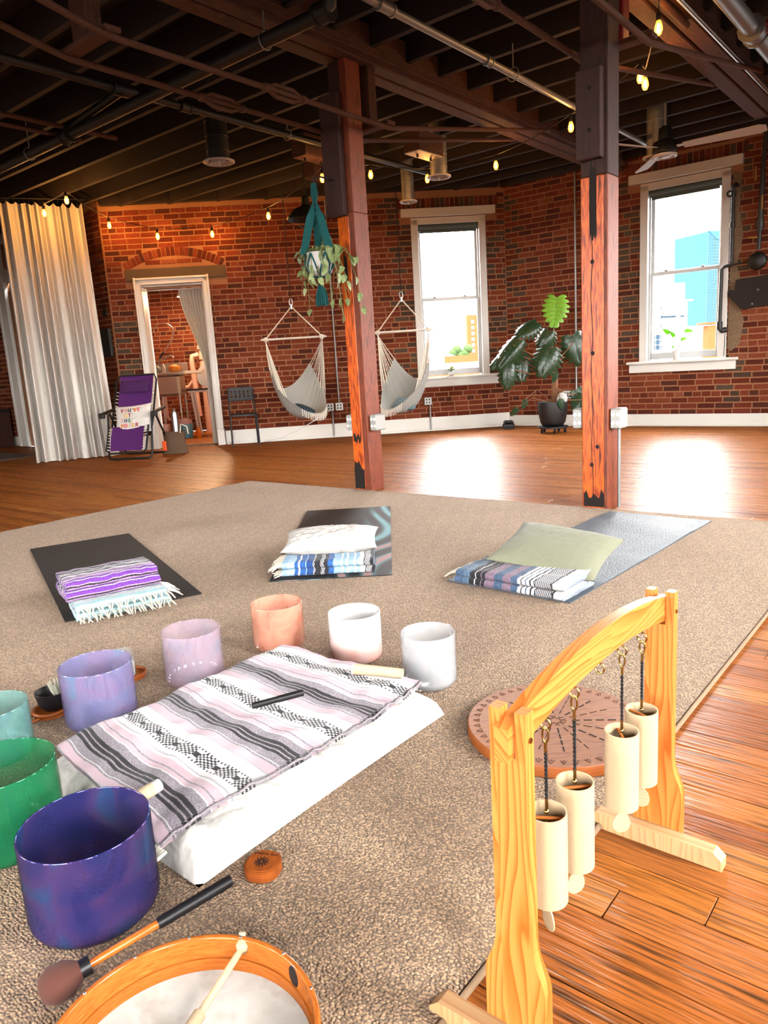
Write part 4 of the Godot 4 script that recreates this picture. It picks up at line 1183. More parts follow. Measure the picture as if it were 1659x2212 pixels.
func hammock(called: String, label: String, t: Transform3D, hw: float, cm: Material, clabel: String, turn: float) -> void:
	var o := thing(called, label, "hammock chair", t)
	var b := MB.new(); b.tube([Vector3(-hw - 0.02, 1.455, 0), Vector3(hw + 0.02, 1.455, 0)], 0.014, 10); part(b, "spreader_bar", M.cream_wood, o)
	for s in [-1, 1]:
		b = MB.new(); b.lathe([Vector2(0.03, -0.03), Vector2(0.034, 0.0), Vector2(0.018, 0.03), Vector2(0.004, 0.07)], 12, Transform3D(Basis(Vector3(0, 0, 1), -s * PI / 2), Vector3(s * hw, 1.455, 0))); part(b, "bar_knob", M.cream_rope, o)
		b = MB.new(); b.tube([Vector3(s * hw, 1.46, 0), Vector3(0, 1.87, 0)], 0.008, 8); part(b, "top_cord", M.cream_rope, o)
	b = MB.new(); b.tube([Vector3(0, 1.95, 0), Vector3(0, 3.662, 0)], 0.007, 6); part(b, "rope", M.black_rope, o)
	b = MB.new()
	var ring := []
	for i in 13: ring.append(Vector3(0.022 * sin(TAU * i / 12), 1.925 + 0.05 * cos(TAU * i / 12), 0))
	b.tube(ring, 0.006, 6); b.tube([Vector3(0, 1.84, 0), Vector3(0, 1.9, 0)], 0.014, 8); part(b, "carabiner", M.steel, o)
	# sling: the seat opens towards local +z turned by `turn`
	var R := Basis(Vector3.UP, turn)
	var surf := func(s: float, tt: float) -> Vector3:
		# s -1..1 side to side, tt 0 back lip .. 1 front lip
		var open := sin(PI * clampf(tt * 0.93 + 0.03, 0, 1))
		var hwid := hw * (0.9 + 0.1 * open) * (1.0 - 0.05 * tt)
		var edge := lerpf(1.12, 0.68, tt) - 0.04 * open
		var low := lerpf(0.82, 0.46, tt) - 0.36 * open * (1.0 - tt * 0.55)
		var y := lerpf(low, edge, pow(absf(s), 2.4))
		var z := lerpf(-0.36, 0.42, tt) * (1.0 - 0.6 * pow(absf(s), 2.0))
		var wr := 0.008 * sin(tt * 46.0) * pow(absf(s), 1.5)
		return R * Vector3(s * hwid + wr, y, z)
	b = MB.new()
	for side in [0, 1]:
		b.grid(func(u: float, v: float) -> Vector3:
			return surf.call(u * 2 - 1, v) + Vector3(0, -0.006 * side, 0), 30, 26, side == 1, 1.2, 1.4)
	part(b, "sling", M.hammock_cloth, o)
	for s in [-1, 1]:
		b = MB.new()
		var k := Vector3(s * hw, 1.42, 0)
		b.tube([Vector3(s * hw, 1.46, 0), k], 0.016, 8)
		for i in 13:
			var e: Vector3 = surf.call(s * 0.99, 0.02 + i * 0.08)
			if i in [4, 5, 6, 7]: e = surf.call(s * 0.93, 0.02 + i * 0.08)
			b.tube([k, k.lerp(e, 0.5) + Vector3(s * 0.006, 0, 0), e], 0.0055, 5)
		part(b, "cords", M.cream_rope, o)
	b = MB.new()
	for i in 22:
		var s := -0.62 + i * 0.059
		var e: Vector3 = surf.call(s, 1.0)
		b.tube([e, e + R * Vector3(0, -0.03, 0.012), e + R * Vector3(0.004 * sin(i * 2.0), -0.1, 0.014)], [0.005, 0.008, 0.004], 5)
	part(b, "fringe", M.cream_rope, o)
	b = MB.new(); pillow_mesh(b, 0.36, 0.36, 0.13, Transform3D(), 0.01)
	var pc: Vector3 = surf.call(0.0, 0.5)
	single(b, "cushion", cm, clabel, "cushion", t * Transform3D(R * Basis.from_euler(Vector3(0.35, 0.4, 0)), pc + Vector3(0, 0.1, 0)))

func hanging_plant() -> void:
	var o := thing("macrame_hanger", "teal macrame plant hanger with a tassel beside the timber post", "plant hanger", yawT(-0.385, 0, 6.0, 0))
	var b := MB.new()
	b.tube([Vector3(0.17, 2.44, -0.1), Vector3(0.06, 2.46, 0), Vector3(0.0, 2.45, 0), Vector3(0, 2.42, 0)], 0.007, 6); part(b, "hook", M.black_metal, o)
	b = MB.new()
	for i in 6:
		var x := (i - 2.5) * 0.006
		b.tube([Vector3(x, 2.42, 0.0), Vector3(x * 1.6, 2.33, 0.006 * (i % 2)), Vector3(x * 0.5, 2.28, 0.0)], 0.006, 6)
	part(b, "hanging_loop", M.macrame, o)
	for q in [[-0.1, 0.03], [0.085, 0.02], [0.0, -0.11]]:
		b = MB.new()
		for e in [0.0, 0.006]:
			b.grid(func(u: float, v: float) -> Vector3:
				var top := Vector3(q[0] * 0.12, 2.285, q[1] * 0.2)
				var bot := Vector3(q[0] * 1.12, 1.9, q[1])
				var wd := 0.05 * smoothstep(0.0, 0.35, v) + 0.012
				return top.lerp(bot, v) + Vector3((u - 0.5) * wd, 0, 0.012 * sin(v * 3.0) + e + 0.003 * sin(v * 60.0)), 6, 26, e > 0)
		b.box(at(Vector3(q[0] * 0.3, 2.19, q[1] * 0.4 + 0.006)), Vector3(0.06, 0.02, 0.012), 0.004)
		part(b, "knotted_band", M.macrame, o)
	b = MB.new()
	for i in 6:
		var a := TAU * i / 6.0
		b.tube([Vector3(cos(a) * 0.112, 1.9, sin(a) * 0.112), Vector3(cos(a + 0.3) * 0.118, 1.82, sin(a + 0.3) * 0.118), Vector3(cos(a + 0.5) * 0.08, 1.735, sin(a + 0.5) * 0.08), Vector3(0, 1.722, 0)], 0.007, 6)
		b.tube([Vector3(cos(a) * 0.112, 1.9, sin(a) * 0.112), Vector3(cos(a - 0.3) * 0.118, 1.82, sin(a - 0.3) * 0.118), Vector3(cos(a - 0.5) * 0.08, 1.735, sin(a - 0.5) * 0.08), Vector3(0, 1.722, 0)], 0.007, 6)
	part(b, "net", M.macrame, o)
	b = MB.new()
	b.tube([Vector3(0, 1.74, 0), Vector3(0, 1.68, 0)], 0.016, 10)
	for i in 26:
		var a := i * 2.4
		var r := 0.012 + 0.03 * sqrt(i / 26.0)
		b.tube([Vector3(cos(a) * 0.008, 1.69, sin(a) * 0.008), Vector3(cos(a) * r, 1.6, sin(a) * r * 0.8), Vector3(cos(a) * r * 1.25, 1.515 + 0.008 * sin(i * 3.0), sin(a) * r)], 0.006, 5)
	part(b, "tassel", M.macrame, o)
	var p := thing("trailing_plant", "variegated trailing plant in a white pot inside the macrame hanger", "potted plant", yawT(-0.385, 1.735, 6.0, 0))
	b = MB.new(); b.lathe([Vector2(0.001, 0.0), Vector2(0.07, 0.0), Vector2(0.095, 0.03), Vector2(0.108, 0.09), Vector2(0.1, 0.17), Vector2(0.098, 0.175), Vector2(0.09, 0.17), Vector2(0.09, 0.15)], 28); part(b, "pot", M.pot_white, p)
	b = MB.new(); b.lathe([Vector2(0.001, 0.15), Vector2(0.092, 0.148)], 20); part(b, "soil", M.char, p)
	# vines: start over the rim, fall by different lengths (azimuth, reach, fall)
	var vines := [[-2.6, 0.19, 0.1], [-2.9, 0.14, -0.08], [-2.3, 0.17, -0.34], [2.7, 0.13, -0.2], [0.1, 0.26, 0.02], [0.3, 0.2, -0.16], [-0.2, 0.18, -0.28], [0.6, 0.16, -0.1], [1.0, 0.14, -0.3], [0.9, 0.24, -0.42], [0.2, 0.3, -0.36], [1.6, 0.11, -0.18], [-0.7, 0.08, 0.2], [-0.3, 0.16, 0.12], [1.3, 0.16, -0.05], [2.1, 0.12, -0.12], [0.5, 0.12, 0.05]]
	for q in vines:
		var d := Vector3(cos(q[0]), 0, sin(q[0]))
		var path := [Vector3(0, 0.14, 0), d * 0.07 + Vector3(0, 0.21, 0), d * (q[1] * 0.75) + Vector3(0, 0.19 + maxf(q[2], 0.0) * 0.5, 0), d * q[1] + Vector3(0, 0.1 + q[2] * 0.5, 0), d * (q[1] * 1.05) + Vector3(0.01, 0.1 + q[2], 0)]
		b = MB.new(); b.tube(path, 0.003, 5); part(b, "stem", M.stem, p)
		for i in 6:
			var f := 0.25 + i * 0.15
			var x := f * 4.0
			var k := mini(int(x), 3)
			var pos: Vector3 = path[k].lerp(path[k + 1], x - k)
			b = MB.new()
			leaf_mesh(b, 0.058 + 0.02 * rng.randf(), 0.046, Transform3D(Basis.from_euler(Vector3(rng.randf_range(-0.6, 0.6), rng.randf() * TAU, -0.5 - rng.randf())), pos))
			part(b, "leaf", M.pothos, p)

func monstera() -> void:
	var base := yawT(2.32, 0, 9.8, 0)
	var st := thing("plant_trolley", "black wheeled plant trolley under the black pot", "plant stand", base)
	var b := MB.new(); b.lathe([Vector2(0.001, 0.07), Vector2(0.2, 0.07), Vector2(0.2, 0.07), Vector2(0.205, 0.08), Vector2(0.2, 0.09), Vector2(0.2, 0.09), Vector2(0.001, 0.09)], 28); part(b, "platform", M.black_plastic, st)
	for i in 5:
		var a := TAU * i / 5 + 0.4
		b = MB.new(); b.lathe([Vector2(0.001, -0.012), Vector2(0.026, -0.012), Vector2(0.03, 0.0), Vector2(0.026, 0.012), Vector2(0.001, 0.012)], 14, Transform3D(Basis(Vector3(0, 0, 1), PI / 2), Vector3(cos(a) * 0.16, 0.03, sin(a) * 0.16)))
		b.box(at(Vector3(cos(a) * 0.16, 0.055, sin(a) * 0.16)), Vector3(0.02, 0.035, 0.02), 0.003)
		part(b, "caster", M.black_plastic, st)
	var p := thing("monstera_plant", "tall split-leaf monstera in a black pot in the corner by the right post", "potted plant", base * at(Vector3(0, 0.09, 0)))
	b = MB.new(); b.lathe([Vector2(0.001, 0.0), Vector2(0.13, 0.0), Vector2(0.165, 0.06), Vector2(0.19, 0.2), Vector2(0.195, 0.325), Vector2(0.185, 0.325), Vector2(0.18, 0.29)], 32); part(b, "pot", M.black_plastic, p)
	b = MB.new(); b.lathe([Vector2(0.001, 0.295), Vector2(0.182, 0.29)], 24); part(b, "soil", M.char, p)
	b = MB.new()
	for q in [[0.02, 0.0, 0.03], [0.05, -0.03, 0.02], [-0.02, 0.02, 0.012]]:
		b.tube([Vector3(q[0], 0.27, q[1]), Vector3(q[0] + 0.02, 0.6, q[1]), Vector3(q[0] - 0.02, 0.9, q[1] - 0.02), Vector3(q[0] - 0.05, 1.15, q[1])], [q[2] * 0.7, q[2] * 0.8, q[2] * 0.6, q[2] * 0.4], 8)
	part(b, "trunk", M.stem_brown, p)
	b = MB.new(); b.tube([Vector3(0.0, 0.28, 0.05), Vector3(0.0, 1.0, 0.04)], 0.012, 8); part(b, "stake", M.stem_brown, p)
	# leaf base position, azimuth of its axis in the picture plane, tilt, length, new or old
	var leaves := [[0.06, 1.66, 0.02, -100.0, 0.15, 0.42, 0.36, 1], [-0.26, 1.42, 0.05, 200.0, 0.6, 0.33, 0.32, 0], [-0.08, 1.28, 0.1, 235.0, 0.8, 0.28, 0.3, 0], [-0.52, 1.17, 0.12, 225.0, 0.7, 0.46, 0.36, 0], [-0.55, 1.1, 0.05, 200.0, 0.8, 0.4, 0.3, 0], [-0.6, 0.88, 0.12, 262.0, 0.5, 0.36, 0.3, 0], [-0.4, 0.96, -0.02, 268.0, 0.3, 0.36, 0.32, 0], [-0.1, 1.03, 0.22, 246.0, 0.55, 0.4, 0.42, 0], [0.28, 1.17, 0.05, 285.0, 0.5, 0.42, 0.42, 0], [0.36, 1.12, -0.1, 320.0, 0.6, 0.34, 0.34, 0], [0.36, 0.42, 0.12, 240.0, 0.3, 0.28, 0.3, 0], [0.34, 0.5, 0.0, 300.0, 0.3, 0.26, 0.28, 0]]
	for q in leaves:
		var pos := Vector3(q[0], q[1] - 0.09, q[2])
		var a := deg_to_rad(q[3])
		b = MB.new(); b.tube([Vector3(0.0, 0.36 + q[1] * 0.4, 0.0), Vector3(q[0] * 0.5, q[1] * 0.8, q[2] * 0.5 + 0.03), pos], [0.01, 0.008, 0.006], 6); part(b, "stalk", M.stem if q[7] else M.stem_brown, p)
		var x := Vector3(cos(a), sin(a), 0.25).normalized()
		var nn := Vector3(-0.15, 0.75 * (1.0 - absf(sin(a)) * 0.6), 0.75).normalized()
		var z := x.cross(nn).normalized()
		b = MB.new(); monstera_leaf(b, q[5], q[6], Transform3D(Basis(x, z.cross(x), z), pos - x * q[5] * 0.2), q[4])
		part(b, "leaf", M.monstera_new if q[7] else M.monstera, p)
	for q in [[-0.38, 0.38, 0.12, 250.0], [-0.5, 0.28, 0.15, 230.0], [0.05, 0.36, 0.2, 280.0], [0.02, 0.7, 0.12, 255.0]]:
		b = MB.new()
		b.tube([Vector3(0.0, 0.3, 0.05), Vector3(q[0] * 0.6, q[1] + 0.12, q[2]), Vector3(q[0], q[1], q[2])], 0.004, 5); part(b, "stalk", M.stem_brown, p)
		b = MB.new(); leaf_mesh(b, 0.14, 0.1, Transform3D(Basis(Vector3(0, 0, 1), deg_to_rad(q[3])) * Basis(Vector3(1, 0, 0), 1.2), Vector3(q[0], q[1], q[2])), 0.1); part(b, "leaf", M.monstera, p)
	b = MB.new(); b.ball(Vector3.ZERO, Vector3(0.075, 0.085, 0.06), 10)
	single(b, "pale_stone", mat("stone_white", Color.WHITE, 0.8, {"tex": ntex(53, 0.03, [c8(150, 146, 140), c8(214, 210, 204)]), "tri": 5.0}), "pale rough stone lying in the black plant pot", "stone", base * at(Vector3(0.1, 0.45, 0.1)))
	b = MB.new()
	b.box(at(Vector3(0, 0.05, 0)), Vector3(0.17, 0.06, 0.13), 0.012); b.box(at(Vector3(0, 0.1, 0)), Vector3(0.15, 0.05, 0.11), 0.02); b.box(at(Vector3(0, 0.012, 0)), Vector3(0.15, 0.024, 0.11), 0.004)
	var sp := thing("floor_speaker", "small black box lying on the floor by the skirting near the monstera", "device", yawT(1.89, 0, 10.72, 10))
	part(b, "body", M.black_plastic, sp)
	for i in 3:
		b = MB.new(); b.box(at(Vector3(0, 0.04 + i * 0.014, 0.067)), Vector3(0.13, 0.004, 0.004)); part(b, "rib", M.black_metal, sp)

func outlet(t: Transform3D, label: String, len: float, up: float) -> void:
	var o := thing("wall_outlet", label, "outlet", t)
	var b := MB.new(); b.box(at(Vector3(0, 0, 0.03)), Vector3(0.115, 0.115, 0.05), 0.006); part(b, "box", M.outlet_grey, o)
	b = MB.new(); b.box(at(Vector3(0, 0, 0.058)), Vector3(0.1, 0.1, 0.006), 0.002); part(b, "cover", M.sash_white, o)
	for i in 4:
		b = MB.new(); b.box(at(Vector3((i % 2 - 0.5) * 0.042, (i / 2 - 0.5) * 0.042, 0.062)), Vector3(0.02, 0.024, 0.003), 0.001); part(b, "socket", M.black_plastic, o)
	if len > 0:
		b = MB.new(); b.tube([Vector3(0.03, -0.05, 0.03), Vector3(0.03, -len, 0.03)], 0.012, 8); part(b, "conduit", M.galvanised, o)
	if up > 0:
		b = MB.new(); b.tube([Vector3(0, 0.05, 0.03), Vector3(0, up, 0.03)], 0.012, 8); part(b, "conduit", M.galvanised, o)

func wall_bits() -> void:
	var b: MB
	outlet(T1 * at(Vector3(-2.575, 0.455, 0.01)), "outlet box at the foot of the long conduit beside the hammock fringe", 0.0, 2.9)
	outlet(T1 * at(Vector3(-2.714, 0.455, 0.01)), "outlet box joined to a conduit going down to the floor beside the hammock fringe", 0.44, 0.0)
	outlet(T1 * at(Vector3(-1.245, 0.453, 0.01)), "outlet box on a short conduit under the left window", 0.44, 0.0)
	outlet(T2 * at(Vector3(0.953, 0.45, 0.01)), "outlet box on the brick behind the black plant pot", 0.0, 0.0)
	b = MB.new(); b.tube([Vector3(1.085, 0.16, 0.03), Vector3(1.085, 3.44, 0.03)], 0.014, 8)
	for v in [1.1, 2.9]: b.box(at(Vector3(1.085, v, 0.012)), Vector3(0.06, 0.02, 0.024), 0.003)
	single(b, "wall_conduit", M.galvanised, "vertical grey conduit on the brick behind the charred post", "conduit", T2)
	b = MB.new(); b.box(at(Vector3(-0.17, 1.58, 0.03)), Vector3(0.26, 0.4, 0.06), 0.008)
	var pn := single(b, "wall_panel", M.black_plastic, "black panel box on the brick between curtain and doorway", "panel", TL * at(Vector3(0.0, 0, 0.0)))
	b = MB.new(); b.lathe([Vector2(0.001, 0.03), Vector2(0.05, 0.028), Vector2(0.055, 0.0)], 16, Transform3D(Basis(Vector3(1, 0, 0), PI / 2), Vector3.ZERO))
	single(b, "round_bracket", M.black_metal, "small round black fitting on the brick above the black panel box", "fitting", TL * at(Vector3(-0.12, 2.0, 0.01)))
	# cable on the floor from the outlet
	b = MB.new(); b.tube([Vector3(-2.72, 0.4, 0.06), Vector3(-2.8, 0.36, 0.08), Vector3(-3.1, 0.2, 0.08), Vector3(-3.45, 0.06, 0.1), Vector3(-3.8, 0.008, 0.16)], 0.006, 6)
	single(b, "power_cable", M.grille_white, "white cable hanging from the outlet down to the skirting behind the black chair", "cable", T1)
	# old iron pipework beside the right window
	var o := thing("iron_pipe", "old black iron pipe with elbows beside the right window", "pipe", T2)
	b = MB.new(); b.tube([Vector3(3.13, 2.86, 0.03), Vector3(3.11, 2.88, 0.07), Vector3(3.09, 2.84, 0.09), Vector3(3.095, 2.0, 0.09)], 0.022, 10); part(b, "riser", M.black_pipe, o)
	b = MB.new(); b.tube([Vector3(3.095, 2.0, 0.09), Vector3(3.09, 1.96, 0.09), Vector3(3.02, 1.95, 0.09), Vector3(2.985, 1.92, 0.09), Vector3(2.98, 1.28, 0.09)], 0.022, 10); part(b, "drop", M.black_pipe, o)
	b = MB.new(); b.tube([Vector3(2.98, 1.3, 0.09), Vector3(2.98, 1.22, 0.09), Vector3(3.01, 1.19, 0.09), Vector3(3.04, 1.2, 0.05)], 0.034, 10); part(b, "elbow", M.black_pipe, o)
	for v in [2.77, 2.42]:
		b = MB.new(); b.tube([Vector3(3.092, v - 0.03, 0.09), Vector3(3.092, v + 0.03, 0.09)], 0.032, 10); part(b, "coupling", M.black_pipe, o)
	b = MB.new()
	var ring := []
	for i in 13: ring.append(Vector3(3.06 + 0.03 * cos(TAU * i / 12), 2.77 + 0.03 * sin(TAU * i / 12), 0.12))
	b.tube(ring, 0.012, 6); part(b, "valve_ring", M.black_pipe, o)
	b = MB.new(); b.tube([Vector3(3.1, 1.965, 0.06), Vector3(3.9, 2.0, 0.06)], 0.008, 6); part(b, "branch", M.black_pipe, o)
	b = MB.new(); b.tube([Vector3(3.04, 1.2, 0.05), Vector3(3.03, 0.88, 0.05)], 0.004, 5); part(b, "wire", M.cable_black, o)
	o = thing("iron_riser", "thick black iron pipe hanging down the brick at the picture's right edge", "pipe", T2)
	b = MB.new(); b.tube([Vector3(3.42, 3.4, 0.07), Vector3(3.4, 3.05, 0.07), Vector3(3.39, 2.3, 0.07)], [0.024, 0.024, 0.034], 10); part(b, "pipe", M.black_pipe, o)
	b = MB.new(); b.tube([Vector3(3.39, 2.36, 0.07), Vector3(3.385, 2.1, 0.07)], 0.022, 10); b.tube([Vector3(3.39, 2.42, 0.07), Vector3(3.39, 2.34, 0.07)], 0.044, 10); part(b, "lower_fitting", M.black_pipe, o)
	b = MB.new(); b.lathe([Vector2(0.001, 0.05), Vector2(0.09, 0.045), Vector2(0.105, 0.0)], 22, Transform3D(Basis(Vector3(1, 0, 0), PI / 2), Vector3.ZERO))
	single(b, "iron_disc", M.black_metal, "round black iron lid hanging under the thick iron pipe", "disc", T2 * at(Vector3(3.375, 1.97, 0.06)))
	for q in [[3.33, 2.95, 0.16, 0.0, "yellow handle upright on the brick between the iron pipes"], [3.41, 2.62, 0.16, 0.0, "yellow handle upright on the thick iron pipe"], [3.32, 2.24, 0.1, 1.5, "yellow handle lying level above the round iron disc"]]:
		b = MB.new(); b.box(at(Vector3.ZERO, Vector3(0, 0, q[3])), Vector3(0.022, q[2], 0.012), 0.005)
		single(b, "brass_handle", mat("handle_yellow", c8(150, 106, 40), 0.6), q[4], "handle", T2 * at(Vector3(q[0], q[1], 0.1)), "yellow handles by the iron pipes")
	o = thing("iron_plate", "broken black iron plate set in the brick under the round lid", "plate", T2 * at(Vector3(3.33, 1.62, 0.032)))
	b = MB.new(); b.prism(PackedVector2Array([Vector2(-0.19, 0.16), Vector2(0.42, 0.2), Vector2(0.42, -0.17), Vector2(0.1, -0.17), Vector2(-0.1, -0.2), Vector2(-0.16, -0.14), Vector2(-0.22, -0.08), Vector2(-0.27, -0.02), Vector2(-0.26, 0.05), Vector2(-0.2, 0.04)]), 0.03); part(b, "plate", M.char, o)
	for q in [[0.0, -0.14], [0.06, 0.02], [0.18, 0.0]]:
		b = MB.new(); b.ball(Vector3(q[0], q[1], 0.018), Vector3(0.014, 0.014, 0.008), 8); part(b, "rivet", M.galvanised, o)

func sill_plants() -> void:
	var p := thing("sill_plant", "small green plant in a white ribbed pot on the right window sill", "potted plant", T2 * at(Vector3(2.45, 0.862, 0.03)))
	var b := MB.new(); b.lathe([Vector2(0.001, 0.0), Vector2(0.036, 0.0), Vector2(0.05, 0.11), Vector2(0.054, 0.115), Vector2(0.046, 0.11), Vector2(0.001, 0.1)], 24); part(b, "pot", M.grille_white, p)
	for q in [[0.1, 0.34, 0.09, 0.2], [-0.02, 0.31, 0.08, 2.6], [0.06, 0.24, 0.07, 0.4], [-0.09, 0.36, 0.09, 2.9], [-0.03, 0.16, 0.04, 2.6]]:
		b = MB.new(); b.tube([Vector3(0, 0.1, 0), Vector3(q[0] * 0.4, q[1] * 0.7, 0), Vector3(q[0], q[1], 0)], 0.004, 5); part(b, "stalk", M.stem, p)
		b = MB.new(); leaf_mesh(b, q[2] * 1.2, q[2], Transform3D(Basis(Vector3(0, 0, 1), q[3]) * Basis(Vector3(1, 0, 0), 0.9), Vector3(q[0], q[1], 0)), 0.3); part(b, "leaf", M.monstera_new, p)
	p = thing("air_plant", "small spiky pale plant on the left window sill", "plant", T1 * at(Vector3(-0.87, 0.802, 0.04)))
	for i in 26:
		var a := i * 2.4
		var e := 0.3 + 0.9 * fposmod(i * 0.37, 1.0)
		var d := Vector3(cos(a) * cos(e), sin(e), sin(a) * cos(e) * 0.6)
		b = MB.new(); leaf_mesh(b, 0.12, 0.022, along(Vector3.ZERO, d * 0.12).translated(-d * 0.05 + Vector3(0, 0.06, 0)), 0.1)
		part(b, "leaf", M.pothos if i % 3 else M.grille_white, p)
	b = MB.new(); b.lathe([Vector2(0.001, 0.0), Vector2(0.035, 0.0), Vector2(0.04, 0.04), Vector2(0.001, 0.04)], 14); part(b, "dish", M.grille_white, p)

# ---------- the kitchen seen through the doorway ----------
func kitchen() -> void:
	var plan := PackedVector2Array([Vector2(-3.74, 11.37), Vector2(-1.5, 11.4), Vector2(-1.5, 14.5), Vector2(-6.2, 14.5), Vector2(-6.2, 13.45)])
	var flat := func(y: float) -> Transform3D: return Transform3D(Basis(Vector3(1, 0, 0), -PI / 2), Vector3(0, y, 0))
	var b := MB.new(); b.prism(plan, 0.1, flat.call(-0.075)); b.box(at(T1 * Vector3(-4.845, -0.011, -0.15), Vector3(0, deg_to_rad(3), 0)), Vector3(0.88, 0.022, 0.32))
	var kf := struct(b, "floor_kitchen", M.floor_base, "plank floor of the small kitchen behind the doorway")
	for i in 22:
		var z := 11.47 + i * 0.122
		var x0 := maxf(-3.45 - 1.2045 * (z - 0.06 - 11.16), -6.1)
		b = MB.new(); b.shift = Vector2(i * 0.37, i * 0.71)
		b.box(at(W((x0 - 1.6) / 2, -0.012, z)), Vector3(-1.6 - x0, 0.024, 0.119), 0.002); part(b, "plank", M["floor%d" % (i % 5)], kf)
	b = MB.new(); b.prism(plan, 0.1, flat.call(3.05))
	struct(b, "ceiling_kitchen", M.white_paint, "white ceiling of the small kitchen")
	b = MB.new(); slab(b, -3.2, 3.2, 0.0, 3.0, [])
	var t := yawT(-3.6, 0, 14.2, 0)
	var w := struct(b, "wall_kitchen", M.mortar, "red brick wall at the back of the kitchen", t)
	lay_bricks(w, -1.5, 1.4, 0.0, 2.95, [], [], 200, [])
	b = MB.new(); b.box(at(W(-1.55, 1.5, 12.8)), Vector3(0.1, 3.0, 2.6)); struct(b, "wall_kitchen_right", M.plaster, "plastered side wall of the kitchen")
	b = MB.new(); b.box(at(W(-6.2, 1.5, 13.75)), Vector3(0.1, 3.0, 0.9)); struct(b, "wall_kitchen_left", M.plaster, "plastered left wall of the kitchen")
	# things: x, y, z ahead
	var o := thing("kitchen_lamp", "white shaded kitchen lamp glowing behind the linen door curtain", "lamp", at(W(-3.16, 2.36, 13.0)))
	b = MB.new(); b.lathe([Vector2(0.13, 0.0), Vector2(0.11, 0.06), Vector2(0.04, 0.13), Vector2(0.02, 0.18)], 20); part(b, "shade", M.grille_white, o)
	b = MB.new(); b.tube([Vector3(0, 0.17, 0), Vector3(0, 0.6, 0)], 0.006, 6); part(b, "cord", M.cable_black, o)
	b = MB.new(); b.ball(Vector3(0, 0.02, 0), Vector3(0.04, 0.05, 0.04), 12); part(b, "bulb", mat("kitchen_bulb", c8(255, 230, 190), 0.3, {"glow": 12.0, "glowc": c8(255, 216, 160)}), o)
	var l := OmniLight3D.new(); l.name = "kitchen_light"; l.light_color = c8(255, 214, 168); l.light_energy = 36.0; l.light_size = 0.05; l.omni_range = 20.0; l.omni_attenuation = 2.0; l.shadow_enabled = true
	l.position = Vector3(0, 0.01, 0); o.add_child(l)
	o = thing("steel_sink", "stainless steel utility sink on legs inside the kitchen", "sink", at(W(-3.52, 0, 12.75)))
	b = MB.new(); b.box(at(Vector3(0, 1.09, 0)), Vector3(0.56, 0.05, 0.5), 0.01); b.box(at(Vector3(0, 1.18, -0.24)), Vector3(0.56, 0.18, 0.02), 0.004); part(b, "rim", M.steel, o)
	b = MB.new(); b.box(at(Vector3(0, 0.9, 0.02)), Vector3(0.46, 0.36, 0.42), 0.04); part(b, "basin", M.steel, o)
	for q in [[-0.2, 0.2], [0.2, 0.2], [-0.2, -0.2], [0.2, -0.2]]:
		b = MB.new(); b.tube([Vector3(q[0], 0.75, q[1]), Vector3(q[0], 0.0, q[1])], 0.018, 8); part(b, "leg", M.steel, o)
	b = MB.new(); b.tube([Vector3(-0.2, 1.2, -0.2), Vector3(-0.2, 1.32, -0.2), Vector3(0.05, 1.4, -0.1), Vector3(0.1, 1.36, -0.08)], 0.012, 8); part(b, "tap", M.steel, o)
	b = MB.new()
	var sp := []
	for i in 30:
		var a := PI * (1.0 - i / 29.0)
		sp.append(Vector3(-0.05 + 0.17 * cos(a), 1.8 + 0.14 * sin(a), -0.2))
	sp.append(Vector3(0.1, 1.7, -0.18)); sp.append(Vector3(-0.08, 1.45, -0.15))
	b.tube(sp, 0.008, 6); part(b, "spray_hose", M.steel, o)
	b = MB.new(); b.tube([Vector3(-0.08, 1.46, -0.15), Vector3(-0.16, 1.36, -0.14)], 0.018, 8); part(b, "spray_handle", M.black_plastic, o)
	b = MB.new(); b.tube([Vector3(-0.1, 0.72, 0), Vector3(-0.1, 0.35, 0), Vector3(-0.02, 0.3, 0), Vector3(0.0, 0.4, -0.2)], 0.03, 8); part(b, "drain", M.kitchen_pink, o)
	o = thing("soil_pipes", "cluster of painted waste pipes against the kitchen brick", "pipes", at(W(-3.12, 0, 13.75)))
	b = MB.new(); b.tube([Vector3(0, 0.0, 0), Vector3(0, 3.0, 0)], 0.085, 14); part(b, "stack", M.kitchen_pink, o)
	for v in [1.32, 1.5]:
		b = MB.new(); b.tube([Vector3(0, v, 0), Vector3(0, v + 0.07, 0)], 0.105, 14); part(b, "collar", M.kitchen_pink, o)
	b = MB.new(); b.tube([Vector3(-0.16, 0.3, 0.1), Vector3(-0.2, 1.28, 0.1), Vector3(-0.18, 1.38, 0.1), Vector3(-0.08, 1.4, 0.06)], 0.05, 10); part(b, "branch", M.kitchen_pink, o)
	b = MB.new(); b.tube([Vector3(-0.55, 0.82, 0.1), Vector3(-0.3, 0.84, 0.1), Vector3(-0.18, 0.98, 0.1)], 0.035, 8); part(b, "trap", M.kitchen_pink, o)
	b = MB.new(); b.tube([Vector3(0.22, 0.3, 0.12), Vector3(0.2, 1.38, 0.12), Vector3(0.06, 1.4, 0.1)], 0.03, 8); part(b, "vent_pipe", M.kitchen_pink, o)
	o = thing("side_table", "narrow white table with a dark top inside the kitchen", "table", at(W(-2.95, 0, 12.95)))
	b = MB.new(); b.box(at(Vector3(0, 0.8, 0)), Vector3(0.6, 0.025, 0.3), 0.004); part(b, "top", M.black_plastic, o)
	b = MB.new(); b.box(at(Vector3(0, 0.77, 0)), Vector3(0.58, 0.035, 0.28), 0.004); part(b, "apron", M.white_paint, o)
